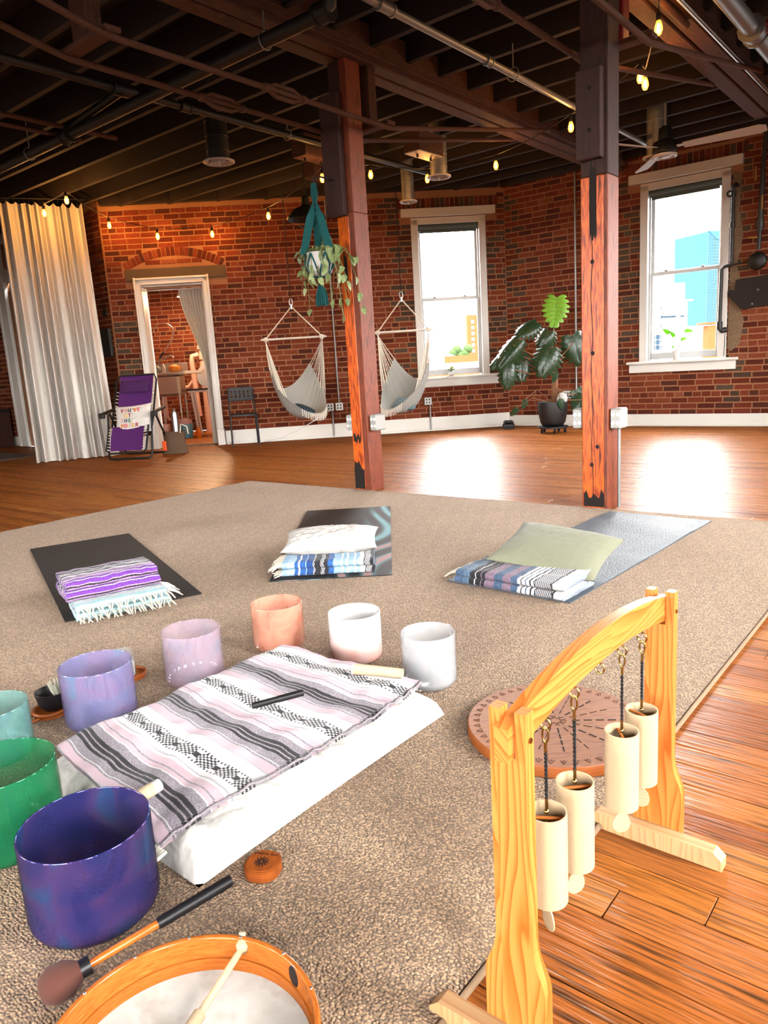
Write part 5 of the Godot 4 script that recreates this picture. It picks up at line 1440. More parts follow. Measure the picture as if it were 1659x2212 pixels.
	for q in [[-0.24, 0.1], [0.04, 0.1], [0.24, -0.1], [-0.24, -0.1]]:
		b = MB.new(); b.tube([Vector3(q[0], 0.76, q[1]), Vector3(q[0] + 0.06, 0.0, q[1])], 0.022, 8); part(b, "leg", M.white_paint, o)
	b = MB.new(); b.lathe([Vector2(0.001, -0.01), Vector2(0.2, -0.01), Vector2(0.205, 0.0), Vector2(0.2, 0.01), Vector2(0.001, 0.01)], 32, Transform3D(Basis(Vector3(1, 0, 0), PI / 2 - 0.1), Vector3.ZERO))
	single(b, "round_board", M.screen_white, "round white board leaning on the kitchen side table", "board", at(W(-2.9, 1.02, 13.0)))
	b = MB.new(); b.lathe([Vector2(0.001, 0.0), Vector2(0.115, 0.0), Vector2(0.14, 0.24), Vector2(0.132, 0.24), Vector2(0.11, 0.02), Vector2(0.001, 0.02)], 24)
	o = thing("blue_bucket", "pale blue bucket with a rag on the kitchen floor", "bucket", at(W(-3.3, 0, 12.6)))
	part(b, "tub", mat("bucket_blue", c8(96, 160, 176), 0.5), o)
	b = MB.new(); b.ball(Vector3(0, 0.27, 0), Vector3(0.14, 0.07, 0.12), 12); b.ball(Vector3(-0.1, 0.28, 0.04), Vector3(0.09, 0.06, 0.08), 10); part(b, "rag", mat("rag_pink", c8(196, 160, 156), 0.95), o)
	b = MB.new(); b.lathe([Vector2(0.001, 0.0), Vector2(0.06, 0.0), Vector2(0.09, 0.26), Vector2(0.08, 0.26), Vector2(0.001, 0.03)], 18)
	single(b, "waste_bin", mat("bin_pink", c8(198, 160, 150), 0.6), "pink waste bin under the steel sink", "bin", at(W(-3.6, 0, 12.5)))
	b = MB.new(); b.lathe([Vector2(0.001, 0.0), Vector2(0.05, 0.0), Vector2(0.05, 0.1), Vector2(0.03, 0.15), Vector2(0.02, 0.17), Vector2(0.001, 0.17)], 16)
	single(b, "spray_bottle", mat("bottle_orange", c8(232, 130, 30), 0.4), "orange bottle standing beside the blue bucket", "bottle", at(W(-3.07, 0, 12.55)))
	for q in [[-3.68, 0.05, 0.12, c8(120, 116, 110), "grey tin on the rim of the steel sink"], [-3.58, 0.03, 0.15, c8(214, 206, 196), "white soap bottle on the rim of the steel sink"], [-3.4, 0.09, 0.12, c8(214, 130, 44), "orange cloth bundle on the rim of the steel sink"]]:
		b = MB.new()
		if q[1] > 0.06: b.ball(Vector3(0, 0.06, 0), Vector3(0.11, 0.07, 0.08), 10)
		else: b.lathe([Vector2(0.001, 0.0), Vector2(q[1], 0.0), Vector2(q[1], q[2] * 0.75), Vector2(q[1] * 0.4, q[2] * 0.85), Vector2(q[1] * 0.4, q[2]), Vector2(0.001, q[2])], 14)
		single(b, "sink_item", mat("item%d" % int(q[0] * -100), q[3], 0.6), q[4], "kitchenware", at(W(q[0], 1.115, 12.72)))
	b = MB.new(); b.box(at(Vector3(0, 0, 0), Vector3(0.25, 0, 0)), Vector3(0.34, 0.01, 0.2), 0.003)
	single(b, "dish_towel", mat("towel_grey", c8(128, 118, 112), 0.95), "grey towel on the ledge beside the steel sink", "towel", at(W(-3.12, 1.1, 12.78)))
	# door curtain, tied to the right side
	o = thing("door_curtain", "narrow linen curtain drawn to the right side of the kitchen doorway", "curtain", T1)
	b = MB.new()
	b.grid(func(u: float, v: float) -> Vector3:
		var x0 := lerpf(-4.80, -4.42, u)
		var x1 := lerpf(-4.52, -4.41, u)
		var k := smoothstep(0.0, 0.55, v)
		return Vector3(lerpf(x0, x1, k) + 0.004 * sin(u * 60.0), lerpf(2.28, 0.02, v), -0.2 + 0.022 * sin(u * TAU * 9.0 + v * 2.0) * (1.0 - 0.4 * k)), 90, 24, false, 1.0, 2.3)
	part(b, "cloth", M.curtain, o)
	b = MB.new(); b.tube([Vector3(-5.27, 2.285, -0.2), Vector3(-4.42, 2.285, -0.2)], 0.009, 8); part(b, "rod", M.white_paint, o)

# ---------- mats, folded blankets, pillows ----------
func stripes(called: String, bands: Array, across: bool, speck := 0.12) -> StandardMaterial3D:
	# woven stripes: bands are [until, colour]; the colour changes along u (across) or v
	var r := RandomNumberGenerator.new(); r.seed = called.hash()
	var w := 512 if across else 128
	var h := 128 if across else 512
	var tx := pixels(w, h, func(x: int, y: int) -> Color:
		var k := (x + 0.5) / w if across else (y + 0.5) / h
		var o := (y + 0.5) / h if across else (x + 0.5) / w
		k += 0.004 * sin(o * TAU * 2.0)
		for q in bands:
			if k <= q[0]:
				var c: Color = q[1]
				if q.size() > 2: c = c if fposmod(floorf(o * 40.0) + floorf(k * 128.0), 2.0) < 1.0 else q[2]
				var s := r.randf_range(-speck, speck)
				return Color(c.r + s, c.g + s, c.b + s)
		return bands[-1][1])
	var weave := ntex(61, 0.22, [Color.BLACK, Color.WHITE], 256)
	return mat(called, Color.WHITE, 0.95, {"tex": tx, "bump": weave, "depth": 0.25, "rim": 0.25})

func folded(b: MB, w: float, d: float, h: float, y0: float, t: Transform3D, sd: int) -> void:
	# one folded layer: a flattened loop of cloth, drawn out along x
	var f := FastNoiseLite.new(); f.seed = sd; f.frequency = 4.0
	var r := h / 2
	var per := 2.0 * (d - h) + PI * h
	var loop := func(u: float, v: float) -> Vector3:
		var s := v * per
		var z := 0.0
		var y := 0.0
		if s < d - h: z = -(d / 2 - r) + s; y = h
		elif s < d - h + PI * r:
			var a := (s - (d - h)) / r
			z = d / 2 - r + r * sin(a); y = r + r * cos(a)
		elif s < 2 * (d - h) + PI * r: z = d / 2 - r - (s - (d - h) - PI * r); y = 0.0
		else:
			var a := (s - 2 * (d - h) - PI * r) / r
			z = -(d / 2 - r) - r * sin(a); y = r - r * cos(a)
		var e := u * 2 - 1
		var soft := 0.93 + 0.07 * (1 - pow(absf(e), 6.0))
		return t * Vector3(e * w / 2 + 0.006 * f.get_noise_2d(z * 3, y * 9), y0 + (y if y < r else y * soft + 0.007 * f.get_noise_2d(e * w * 3, z * 3)), z + 0.006 * f.get_noise_2d(e * 2, y * 5))
	b.grid(loop, 16, 30, false, 1, 1)
	for s in [0.0, 1.0]:
		var k := b.v.size()
		var cnt := 30
		var c := Vector3.ZERO
		for i in cnt:
			var p: Vector3 = loop.call(s, float(i) / cnt); c += p / cnt
		var nn: Vector3 = t.basis.x * (1.0 if s > 0.5 else -1.0)
		b.vert(c, nn, Vector2(s, 0.2))
		for i in cnt + 1: b.vert(loop.call(s, float(i) / cnt), nn, Vector2(s, float(i) / cnt))
		for i in cnt: b.idx.append_array([k, k + 1 + i, k + 2 + i])

func fringe(b: MB, a: Vector3, c: Vector3, out: Vector3, n: int, l: float, sd: int) -> void:
	var r := RandomNumberGenerator.new(); r.seed = sd
	for i in n:
		var p := a.lerp(c, (i + 0.5) / n)
		var o := (out + Vector3(r.randf_range(-0.4, 0.4), 0, r.randf_range(-0.4, 0.4))).normalized()
		var len := l * r.randf_range(0.7, 1.15)
		b.tube([p, p + o * len * 0.5 + Vector3(0, -0.008, 0), Vector3(p.x + o.x * len, maxf(0.008, p.y - len * 0.45), p.z + o.z * len)], [0.004, 0.0045, 0.0025], 5)

func mats() -> void:
	var wh := c8(236, 232, 230)
	var bl := c8(34, 32, 38)
	var tex := pixels(128, 512, func(x: int, y: int) -> Color:
		# printed flow lines in the far right corner of the mat
		var u := x / 128.0
		var v := y / 512.0
		var k := u - 0.62 + 0.25 * (0.45 - v) + 0.05 * sin(v * 9.0)
		if k < 0 : return Color8(38, 34, 32)
		var s := sin((k * 14.0 + 3.0 * sin(v * 5.0 + u * 2.0)) * 2.0)
		return Color8(38, 34, 32).lerp(Color8(120, 168, 178), clampf(s * 0.7 + 0.4, 0, 1) * clampf(k * 6, 0, 1)) if s < 0.55 or v > 0.4 else Color8(176, 140, 138))
	mat("mat_print", Color.WHITE, 0.6, {"tex": tex})
	for q in [[-1.57, 3.945, -29.4, 0.605, 1.71, M.mat_black, "plain black yoga mat under the purple and mint blankets"], [-0.268, 4.36, 0.9, 0.607, 1.77, M.mat_print, "black yoga mat with a pale blue printed corner"], [1.096, 3.75, 42.2, 0.63, 1.74, M.mat_grey, "blue-grey yoga mat under the navy blanket"]]:
		var b := MB.new()
		b.grid(func(u: float, v: float) -> Vector3:
			var wv: float = 0.004 * sin(v * 16.0 + u * 2.0) * smoothstep(0.15, 0.5, v) if q[5] == M.mat_grey else 0.0
			return Vector3((u - 0.5) * q[3], 0.0055 + maxf(wv, 0.0), (v - 0.5) * -q[4]), 12, 60, true)
		b.box(at(Vector3(0, 0.0025, 0)), Vector3(q[3], 0.005, q[4]), 0.0)
		single(b, "yoga_mat", q[5], q[6], "yoga mat", yawT(q[0], 0.0145, q[1], q[2]), "yoga mats on the carpet")
	var y0 := 0.021
	# purple on mint, left mat
	var mint := stripes("mint_weave", [[0.06, c8(168, 214, 214)], [0.12, c8(206, 230, 228)], [0.2, c8(176, 196, 204)], [0.24, c8(150, 160, 170)], [0.34, c8(196, 204, 208)], [0.4, c8(160, 206, 212)], [0.5, c8(186, 220, 222)], [0.56, c8(150, 164, 176)], [0.7, c8(186, 220, 222)], [1.0, c8(196, 206, 212)]], false)
	var t := yawT(-1.235, y0, 3.23, -29.4)
	var o := thing("folded_blanket", "folded mint and grey striped blanket with white fringe under the purple one", "blanket", t, "folded blankets on the mats")
	var b := MB.new()
	folded(b, 0.4, 0.27, 0.034, 0.0, Transform3D(), 1); folded(b, 0.39, 0.26, 0.034, 0.034, Transform3D(), 2); part(b, "cloth", mint, o)
	b = MB.new(); fringe(b, Vector3(-0.2, 0.02, 0.13), Vector3(0.2, 0.025, 0.14), Vector3(0, 0, 1), 34, 0.055, 4); fringe(b, Vector3(-0.2, 0.055, 0.12), Vector3(0.2, 0.06, 0.13), Vector3(0, 0, 1), 30, 0.05, 5); fringe(b, Vector3(0.2, 0.06, 0.12), Vector3(0.2, 0.06, -0.05), Vector3(1, 0, 0.3), 12, 0.06, 6); part(b, "fringe", M.cream_rope, o)
	var pu := c8(112, 56, 150)
	var lp := c8(190, 150, 194)
	var gp := c8(134, 112, 140)
	var purple := stripes("purple_weave", [[0.05, gp], [0.09, bl], [0.1, wh], [0.13, bl], [0.135, wh], [0.15, bl, wh], [0.16, wh], [0.19, bl], [0.22, gp], [0.24, wh], [0.3, gp], [0.33, lp], [0.38, pu], [0.39, wh], [0.43, pu], [0.44, lp], [0.455, bl], [0.48, lp], [0.495, bl], [0.53, lp], [0.56, pu], [0.6, bl], [0.62, wh], [0.66, bl, wh], [0.7, pu], [0.76, gp], [0.82, bl], [0.9, pu], [1.0, gp]], false)
	t = yawT(-1.3, y0 + 0.068, 3.3, -33)
	o = thing("folded_blanket", "folded purple blanket with black stripes on top of the mint one", "blanket", t, "folded blankets on the mats")
	b = MB.new(); folded(b, 0.41, 0.26, 0.05, 0.0, Transform3D(), 3); folded(b, 0.4, 0.25, 0.045, 0.048, Transform3D(), 4); part(b, "cloth", purple, o)
	# blue with a white pillow, middle mat
	var ba := c8(40, 92, 158)
	var bb := c8(150, 186, 214)
	var blue := stripes("blue_weave", [[0.06, bb], [0.14, c8(170, 200, 222)], [0.18, ba], [0.2, wh], [0.26, ba], [0.27, bb], [0.34, c8(30, 70, 130)], [0.36, wh, bl], [0.42, bl], [0.46, wh, bl], [0.5, bl], [0.56, ba], [0.58, bb], [0.64, bb], [0.66, wh], [0.7, bb], [0.72, wh], [0.78, bb], [0.8, wh], [0.84, bb], [0.89, wh], [0.9, bl], [0.96, wh, bl], [1.0, bl]], true)
	t = yawT(-0.292, y0, 3.655, 1.5)
	o = thing("folded_blanket", "folded blue striped blanket with white fringe under the white pillow", "blanket", t, "folded blankets on the mats")
	b = MB.new(); folded(b, 0.47, 0.27, 0.036, 0.0, Transform3D(), 5); folded(b, 0.46, 0.26, 0.036, 0.035, Transform3D(), 6); part(b, "cloth", blue, o)
	b = MB.new(); fringe(b, Vector3(-0.23, 0.06, -0.1), Vector3(-0.23, 0.06, 0.13), Vector3(-1, 0, 0.2), 22, 0.07, 7); fringe(b, Vector3(-0.23, 0.02, -0.1), Vector3(-0.22, 0.02, 0.13), Vector3(-1, 0, 0.5), 18, 0.06, 8); part(b, "fringe", M.cream_rope, o)
	b = MB.new(); pillow_mesh(b, 0.5, 0.3, 0.11, Transform3D(), 0.008, 3)
	single(b, "white_pillow", M.canvas_white, "white lumbar pillow on the folded blue blanket", "pillow", yawT(-0.29, y0 + 0.118, 3.79, 2) * at(Vector3.ZERO, Vector3(0.14, 0, 0)))
	# navy with a sage pillow, right mat
	var na := c8(70, 92, 120)
	var mv := c8(132, 110, 126)
	var navy := stripes("navy_weave", [[0.08, na], [0.14, c8(92, 116, 140)], [0.19, bl], [0.2, wh], [0.25, bl], [0.26, mv], [0.29, bl], [0.38, mv], [0.46, na], [0.54, mv], [0.6, na], [0.63, wh], [0.64, bl], [0.67, wh], [0.68, na], [0.71, wh], [0.725, bl], [0.75, wh], [0.76, bl], [0.9, wh, bl], [0.915, bl], [1.0, wh]], true)
	t = yawT(0.61, y0, 3.19, 42)
	o = thing("folded_blanket", "folded navy, black and white blanket with fringe under the sage pillow", "blanket", t, "folded blankets on the mats")
	b = MB.new(); folded(b, 0.55, 0.3, 0.034, 0.0, Transform3D(), 9); folded(b, 0.54, 0.28, 0.036, 0.034, at(Vector3(0, 0, 0), Vector3(0, 0, 0.02)), 10); part(b, "cloth", navy, o)
	b = MB.new(); fringe(b, Vector3(-0.27, 0.05, -0.12), Vector3(-0.27, 0.05, 0.13), Vector3(-1, 0, 0.1), 26, 0.085, 11); part(b, "fringe", M.cream_rope, o)
	b = MB.new(); pillow_mesh(b, 0.52, 0.44, 0.12, Transform3D(), 0.008, 5)
	single(b, "sage_pillow", M.sage_cloth, "sage green square pillow leaning on the folded navy blanket", "pillow", Transform3D(Basis(Vector3.UP, -deg_to_rad(36)) * Basis.from_euler(Vector3(0.2, 0, -0.1)), W(0.8, 0.125, 3.36)))

# ---------- the cushion, striped blanket and small things ----------
func sitting_place() -> void:
	var t := yawT(-0.397, 0.0145, 1.86, 39.6)
	var b := MB.new()
	var f := FastNoiseLite.new(); f.seed = 77; f.frequency = 2.2; f.fractal_octaves = 3
	for s in [1.0, -1.0]:
		b.grid(func(u: float, v: float) -> Vector3:
			var x := u * 2 - 1
			var z := v * 2 - 1
			var e := pow(maxf(0, (1 - pow(absf(x), 12.0)) * (1 - pow(absf(z), 12.0))), 0.34)
			var y: float = 0.004 + (0.076 * e if s > 0 else 0.0)
			var wr := f.get_noise_2d(x * 0.9, z * 3.2) * 0.008 + 0.003 * sin(z * 26.0 + x * 5.0) * smoothstep(0.3, 0.9, x)
			return Vector3(0.335 * x * (1 - 0.02 * (1 - z * z)), y + (wr * e if s > 0 else 0.0), 0.44 * z * (1 - 0.015 * (1 - x * x))), 44, 56, s < 0, 1, 1)
	single(b, "floor_cushion", M.canvas_white, "thick white cotton floor cushion under the pink and black blanket", "cushion", t)
	# serape: stripes across, diamonds in three bands
	var wh := c8(228, 222, 220)
	var pk := c8(212, 184, 192)
	var hg := c8(138, 128, 136)
	var bk := c8(40, 36, 40)
	var lg := c8(190, 184, 188)
	var seq := [[0.05, wh], [0.17, bk], [0.23, wh], [0.25, lg], [0.28, wh], [0.36, pk], [0.375, hg], [0.42, pk], [0.435, wh], [0.52, hg], [0.56, bk], [0.575, hg], [0.61, bk], [0.63, hg], [0.66, bk], [0.74, hg], [0.75, wh], [0.77, hg], [0.86, pk], [0.875, lg], [1.01, wh]]
	var r := RandomNumberGenerator.new(); r.seed = 3
	var tex := pixels(512, 1024, func(x: int, y: int) -> Color:
		var u := x / 512.0
		var v := y / 1024.0
		# stripes wander a little, as the cloth was woven
		var vv := v + 0.006 * sin(u * 7.0 + v * 3.0) + 0.002 * sin(u * 23.0)
		var p := fposmod((vv - 0.065) / 0.325, 1.0)
		var c := wh
		if p < 0.17:
			# rows of slanted ticks that build diamonds
			var row := int(p / 0.17 * 9.0)
			var m := absi(row - 4)
			var cell := fposmod(u * 7.0, 1.0)
			var d := absf(cell - 0.5) * 2.0
			var tick := fposmod(u * 36.0 + (m * 0.5 if cell < 0.5 else -m * 0.5), 1.0) < 0.52
			c = bk if (tick and d * 5.0 > m - 1.2) or (m < 2 and d < 0.22) else wh
			if row == 0 or row == 8: c = bk if fposmod(u * 44.0, 1.0) < 0.35 else wh
		else:
			for q in seq:
				if p <= q[0]: c = q[1]; break
		var s := r.randf_range(-0.09, 0.09) if c == hg else r.randf_range(-0.045, 0.045)
		if c == hg and r.randf() < 0.22: s += 0.25
		return Color(c.r + s, c.g + s, c.b + s))
	var weave := pixels(256, 256, func(x: int, y: int) -> Color:
		var k := 0.5 + 0.5 * sin((x + y * 0.5) * TAU / 8.0) * sin(y * TAU / 8.0)
		return Color(k, k, k))
	var bm := mat("serape", Color.WHITE, 0.95, {"tex": tex, "rim": 0.2})
	bm.heightmap_enabled = false
	bm.normal_enabled = false
	var o := thing("striped_blanket", "pink, black and white striped woven blanket spread over the white cushion", "blanket", t)
	var lay := func(du: float, dy: float, flip: bool) -> Callable:
		return func(u: float, v: float) -> Vector3:
			var x := lerpf(-0.345, 0.262 + 0.012 * sin(v * 5.0), u) + du
			var z := lerpf(-0.42, lerpf(0.385, 0.465, u), v)
			var y := 0.088 + dy + f.get_noise_2d(x * 2.4, z * 2.4) * 0.012 + 0.003 * sin(z * 17.0 + x * 9.0)
			if z > 0.41: y -= pow((z - 0.41) / 0.085, 2.0) * 0.02
			if x < -0.31: y -= pow((-0.31 - x) / 0.035, 2.0) * 0.02
			return Vector3(x, y, z)
	b = MB.new(); b.grid(lay.call(0.0, 0.012, false), 48, 72, false, 1, 1); b.grid(lay.call(0.0, 0.006, true), 48, 72, true, 1, 1); part(b, "upper_layer", bm, o)
	b = MB.new(); b.grid(lay.call(0.012, 0.003, false), 40, 60, false, 1, 1); b.grid(lay.call(0.012, -0.001, true), 40, 60, true, 1, 1); part(b, "lower_layer", bm, o)
	b = MB.new()
	var edge := []
	for i in 50: edge.append((lay.call(0.006, 0.006, false) as Callable).call(1.0, i / 49.0) + Vector3(0.003 * sin(i * 1.7), 0.002 * sin(i * 2.3), 0))
	b.tube(edge, 0.0035, 5)
	part(b, "twisted_edge", mat("edge_yarn", Color.WHITE, 0.95, {"tex": ntex(63, 0.08, [c8(60, 54, 60), c8(230, 220, 222)]), "tri": 8.0}), o)
	b = MB.new(); fringe(b, Vector3(0.2, 0.07, 0.46), Vector3(0.27, 0.07, 0.46), Vector3(0.3, 0, 1), 8, 0.05, 12); part(b, "fringe", M.cream_rope, o)
	# pen, mallets
	var on := func(x: float, z: float) -> Vector3: return W(x, 0.0145 + 0.107, z)
	var a: Vector3 = on.call(-0.395, 1.885) + Vector3(0, 0.008, 0)
	var c: Vector3 = on.call(-0.262, 1.95) + Vector3(0, 0.008, 0)
	o = thing("black_pen", "short black pen lying on the striped blanket", "pen")
	b = MB.new(); b.tube([a, a.lerp(c, 0.5)], 0.0085, 12); part(b, "barrel", M.black_plastic, o)
	b = MB.new(); b.tube([a.lerp(c, 0.5), c], 0.0095, 12); part(b, "cap", M.leather_black, o)
	o = thing("suede_striker", "beige suede striker with a white end by the clear bowl", "striker")
	a = on.call(-0.118, 2.075) + Vector3(0, 0.016, 0); c = on.call(0.026, 2.03) + Vector3(0, 0.012, 0)
	b = MB.new(); b.tube([a, a.lerp(c, 0.5) + Vector3(0, 0.001, 0), c], [0.0165, 0.015, 0.0145], 16); part(b, "suede", M.suede, o)
	b = MB.new(); b.tube([a + (a - c).normalized() * 0.004, a], 0.0165, 16); b.tube([a + (a - c).normalized() * 0.008, a], 0.009, 12); part(b, "tip", M.grille_white, o)
	o = thing("suede_striker", "beige striker end showing behind the dark blue bowl", "striker")
	a = on.call(-0.555, 1.49) + Vector3(0, 0.012, 0); c = on.call(-0.607, 1.412) + Vector3(0, 0.014, 0)
	b = MB.new(); b.tube([a, c], 0.0155, 14); part(b, "suede", M.suede, o)
	b = MB.new(); b.tube([a + (a - c).normalized() * 0.02, a], 0.015, 14); part(b, "tip", M.canvas_white, o)
	# wooden tray with candle jar, black bowl and wood sticks
	t = yawT(-1.0, 0.0145, 2.28, 34)
	o = thing("wooden_tray", "oval wooden tray with a looped handle behind the lilac bowl", "tray", t)
	b = MB.new()
	var ov := func(sx: float, sz: float) -> PackedVector2Array: return rounded(sx, sz, minf(sx, sz) * 0.45, 6)
	b.prism(ov.call(0.1, 0.4), 0.01, at(Vector3(0, 0.008, 0), Vector3(PI / 2, 0, 0))); part(b, "base", M.rimu, o)
	b = MB.new()
	var rim := []
	var ol: PackedVector2Array = ov.call(0.1, 0.4)
	for q in ol: rim.append(Vector3(q.x, 0.018, q.y))
	rim.append(rim[0]); b.tube(rim, 0.006, 6); part(b, "rim", M.rimu, o)
	b = MB.new(); b.tube([Vector3(-0.02, 0.012, 0.2), Vector3(-0.035, 0.02, 0.24), Vector3(0.0, 0.024, 0.262), Vector3(0.035, 0.02, 0.24), Vector3(0.02, 0.012, 0.2)], 0.006, 6); part(b, "handle", M.rimu, o)
	o = thing("candle_jar", "white candle in a glass jar on the wooden tray", "candle", t * at(Vector3(0.0, 0.0135, -0.13)))
	b = MB.new(); b.lathe([Vector2(0.001, 0.001), Vector2(0.036, 0.001), Vector2(0.038, 0.006), Vector2(0.038, 0.07), Vector2(0.033, 0.08), Vector2(0.034, 0.094), Vector2(0.031, 0.094), Vector2(0.03, 0.08)], 24); part(b, "jar", mat("jar_glass", c8(235, 240, 240), 0.02, {"alpha": 0.12}), o)
	b = MB.new(); b.lathe([Vector2(0.001, 0.004), Vector2(0.034, 0.004), Vector2(0.034, 0.05), Vector2(0.001, 0.05)], 20); part(b, "wax", M.grille_white, o)
	b = MB.new(); b.lathe([Vector2(0.0386, 0.012), Vector2(0.0386, 0.055)], 14, Transform3D(), 0.4, 2.6); part(b, "paper_label", M.canvas_white, o)
	b = MB.new()
	for i in 7: b.box(Transform3D(Basis(Vector3.UP, -1.75 + PI / 2 + i * 0.06), Vector3(cos(1.35 + i * 0.07) * 0.0388, 0.022, sin(1.35 + i * 0.07) * 0.0388)), Vector3(0.0012, 0.01, 0.0014))
	part(b, "bar_marks", M.black_plastic, o)
	o = thing("black_bowl", "small black ceramic bowl on the wooden tray's end", "bowl", t * at(Vector3(-0.005, 0.0135, 0.135)))
	b = MB.new(); b.lathe([Vector2(0.001, 0.0), Vector2(0.03, 0.0), Vector2(0.045, 0.02), Vector2(0.052, 0.06), Vector2(0.049, 0.06), Vector2(0.04, 0.02), Vector2(0.001, 0.01)], 28); part(b, "body", M.leather_black, o)
	o = thing("herb_bundle", "pale dried herb bundle standing in the small black bowl", "herbs", t * at(Vector3(0.01, 0.025, 0.12)))
	b = MB.new()
	for i in 14: b.tube([Vector3(0, 0, 0), Vector3(0.02 * cos(i * 2.4), 0.05, 0.02 * sin(i * 2.4)), Vector3(0.03 * cos(i * 2.4), 0.075, 0.03 * sin(i * 2.4))], [0.003, 0.006, 0.003], 5)
	part(b, "stalks", mat("herb", c8(196, 192, 172), 0.95), o)
	for q in [[0.015, -0.03, 0.3], [-0.015, -0.02, -0.2], [0.0, 0.03, 0.1]]:
		b = MB.new(); b.box(at(Vector3(0, 0.008, 0), Vector3(0, q[2], 0)), Vector3(0.016, 0.014, 0.1), 0.004)
		single(b, "wood_stick", M.pine_pale, "small pale incense wood stick lying on the wooden tray", "wood stick", t * at(Vector3(q[0], 0.0135, q[1])), "incense sticks on the tray")

# ---------- crystal bowls ----------
func sheen_tint(called: String, sd: int, cols: Array, alpha: float, rough: float, metal: float, uvs := Vector3(2, 1.5, 1)) -> StandardMaterial3D:  # tinted glass; iridescent sheen is put into the colour as mixed hues
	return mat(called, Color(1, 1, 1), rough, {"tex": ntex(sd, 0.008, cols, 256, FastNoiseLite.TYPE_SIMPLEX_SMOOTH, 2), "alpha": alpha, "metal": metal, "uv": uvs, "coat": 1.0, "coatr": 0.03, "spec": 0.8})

func bowls() -> void:
	var grain := ntex(72, 0.12, [Color.BLACK, Color.WHITE], 256)
	var pu := sheen_tint("bowl_indigo", 70, [c8(66, 78, 160), c8(88, 84, 172), c8(128, 98, 178), c8(78, 124, 196), c8(96, 88, 172)], 0.84, 0.12, 0.75)
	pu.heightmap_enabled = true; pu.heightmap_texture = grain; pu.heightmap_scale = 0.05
	var li := sheen_tint("bowl_lilac", 71, [c8(156, 156, 214), c8(178, 178, 230), c8(198, 172, 222), c8(150, 192, 232)], 0.58, 0.05, 0.5)
	var te := sheen_tint("bowl_teal", 73, [c8(120, 190, 186), c8(150, 206, 196), c8(128, 176, 190)], 0.5, 0.05, 0.4)
	var gr := sheen_tint("bowl_green", 74, [c8(20, 110, 70), c8(46, 150, 96), c8(30, 128, 86)], 0.58, 0.04, 0.3)
	var pi := sheen_tint("bowl_pink", 75, [c8(232, 206, 236), c8(246, 216, 236), c8(212, 216, 248)], 0.3, 0.03, 0.4)
	var pe := sheen_tint("bowl_peach", 76, [c8(252, 164, 134), c8(255, 186, 156), c8(250, 148, 122)], 0.5, 0.05, 0.15)
	var cl := sheen_tint("bowl_clear", 77, [c8(226, 224, 226), c8(240, 238, 240), c8(218, 226, 236)], 0.44, 0.14, 0.2)
	var nz := FastNoiseLite.new(); nz.seed = 78; nz.frequency = 0.03
	var dye := pixels(128, 256, func(x: int, y: int) -> Color:
		# frosted white glass dyed peach from the foot, in an uneven cloud
		var a := TAU * x / 128.0
		var k := y / 256.0 + 0.12 * nz.get_noise_3d(cos(a) * 20.0, sin(a) * 20.0, y * 0.4)
		return c8(250, 178, 160).lerp(c8(244, 240, 238), smoothstep(0.12, 0.42, k)))
	var wt := mat("bowl_white", Color.WHITE, 0.3, {"tex": dye, "alpha": 0.9, "coat": 0.6, "coatr": 0.1})
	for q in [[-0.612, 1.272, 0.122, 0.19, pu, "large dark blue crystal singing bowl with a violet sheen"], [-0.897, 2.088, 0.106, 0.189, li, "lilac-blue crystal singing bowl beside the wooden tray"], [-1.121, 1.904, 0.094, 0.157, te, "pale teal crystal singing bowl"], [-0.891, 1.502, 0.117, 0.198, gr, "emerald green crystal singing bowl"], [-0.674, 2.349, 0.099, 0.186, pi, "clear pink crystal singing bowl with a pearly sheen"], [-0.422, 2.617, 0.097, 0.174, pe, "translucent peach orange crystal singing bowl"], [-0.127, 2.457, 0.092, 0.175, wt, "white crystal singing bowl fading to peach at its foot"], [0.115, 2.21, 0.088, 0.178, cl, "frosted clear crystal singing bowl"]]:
		var b := MB.new()
		var r: float = q[2]
		var h: float = q[3]
		var prof := [Vector2(0.001, 0.0), Vector2(r - 0.03, 0.0)]
		for i in 6:
			var a := PI / 2 * i / 5
			prof.append(Vector2(r - 0.028 + 0.028 * sin(a), 0.028 - 0.028 * cos(a)))
		prof.append(Vector2(r, h * 0.5)); prof.append(Vector2(r, h - 0.002)); prof.append(Vector2(r - 0.0015, h)); prof.append(Vector2(r - 0.004, h - 0.001))
		prof.append(Vector2(r - 0.0045, h * 0.5)); prof.append(Vector2(r - 0.0045, 0.03)); prof.append(Vector2(r - 0.02, 0.009)); prof.append(Vector2(0.001, 0.006))
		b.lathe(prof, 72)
		single(b, "singing_bowl", q[4], q[5] + " on the carpet", "singing bowl", yawT(q[0], 0.0145, q[1], 0), "crystal singing bowls")

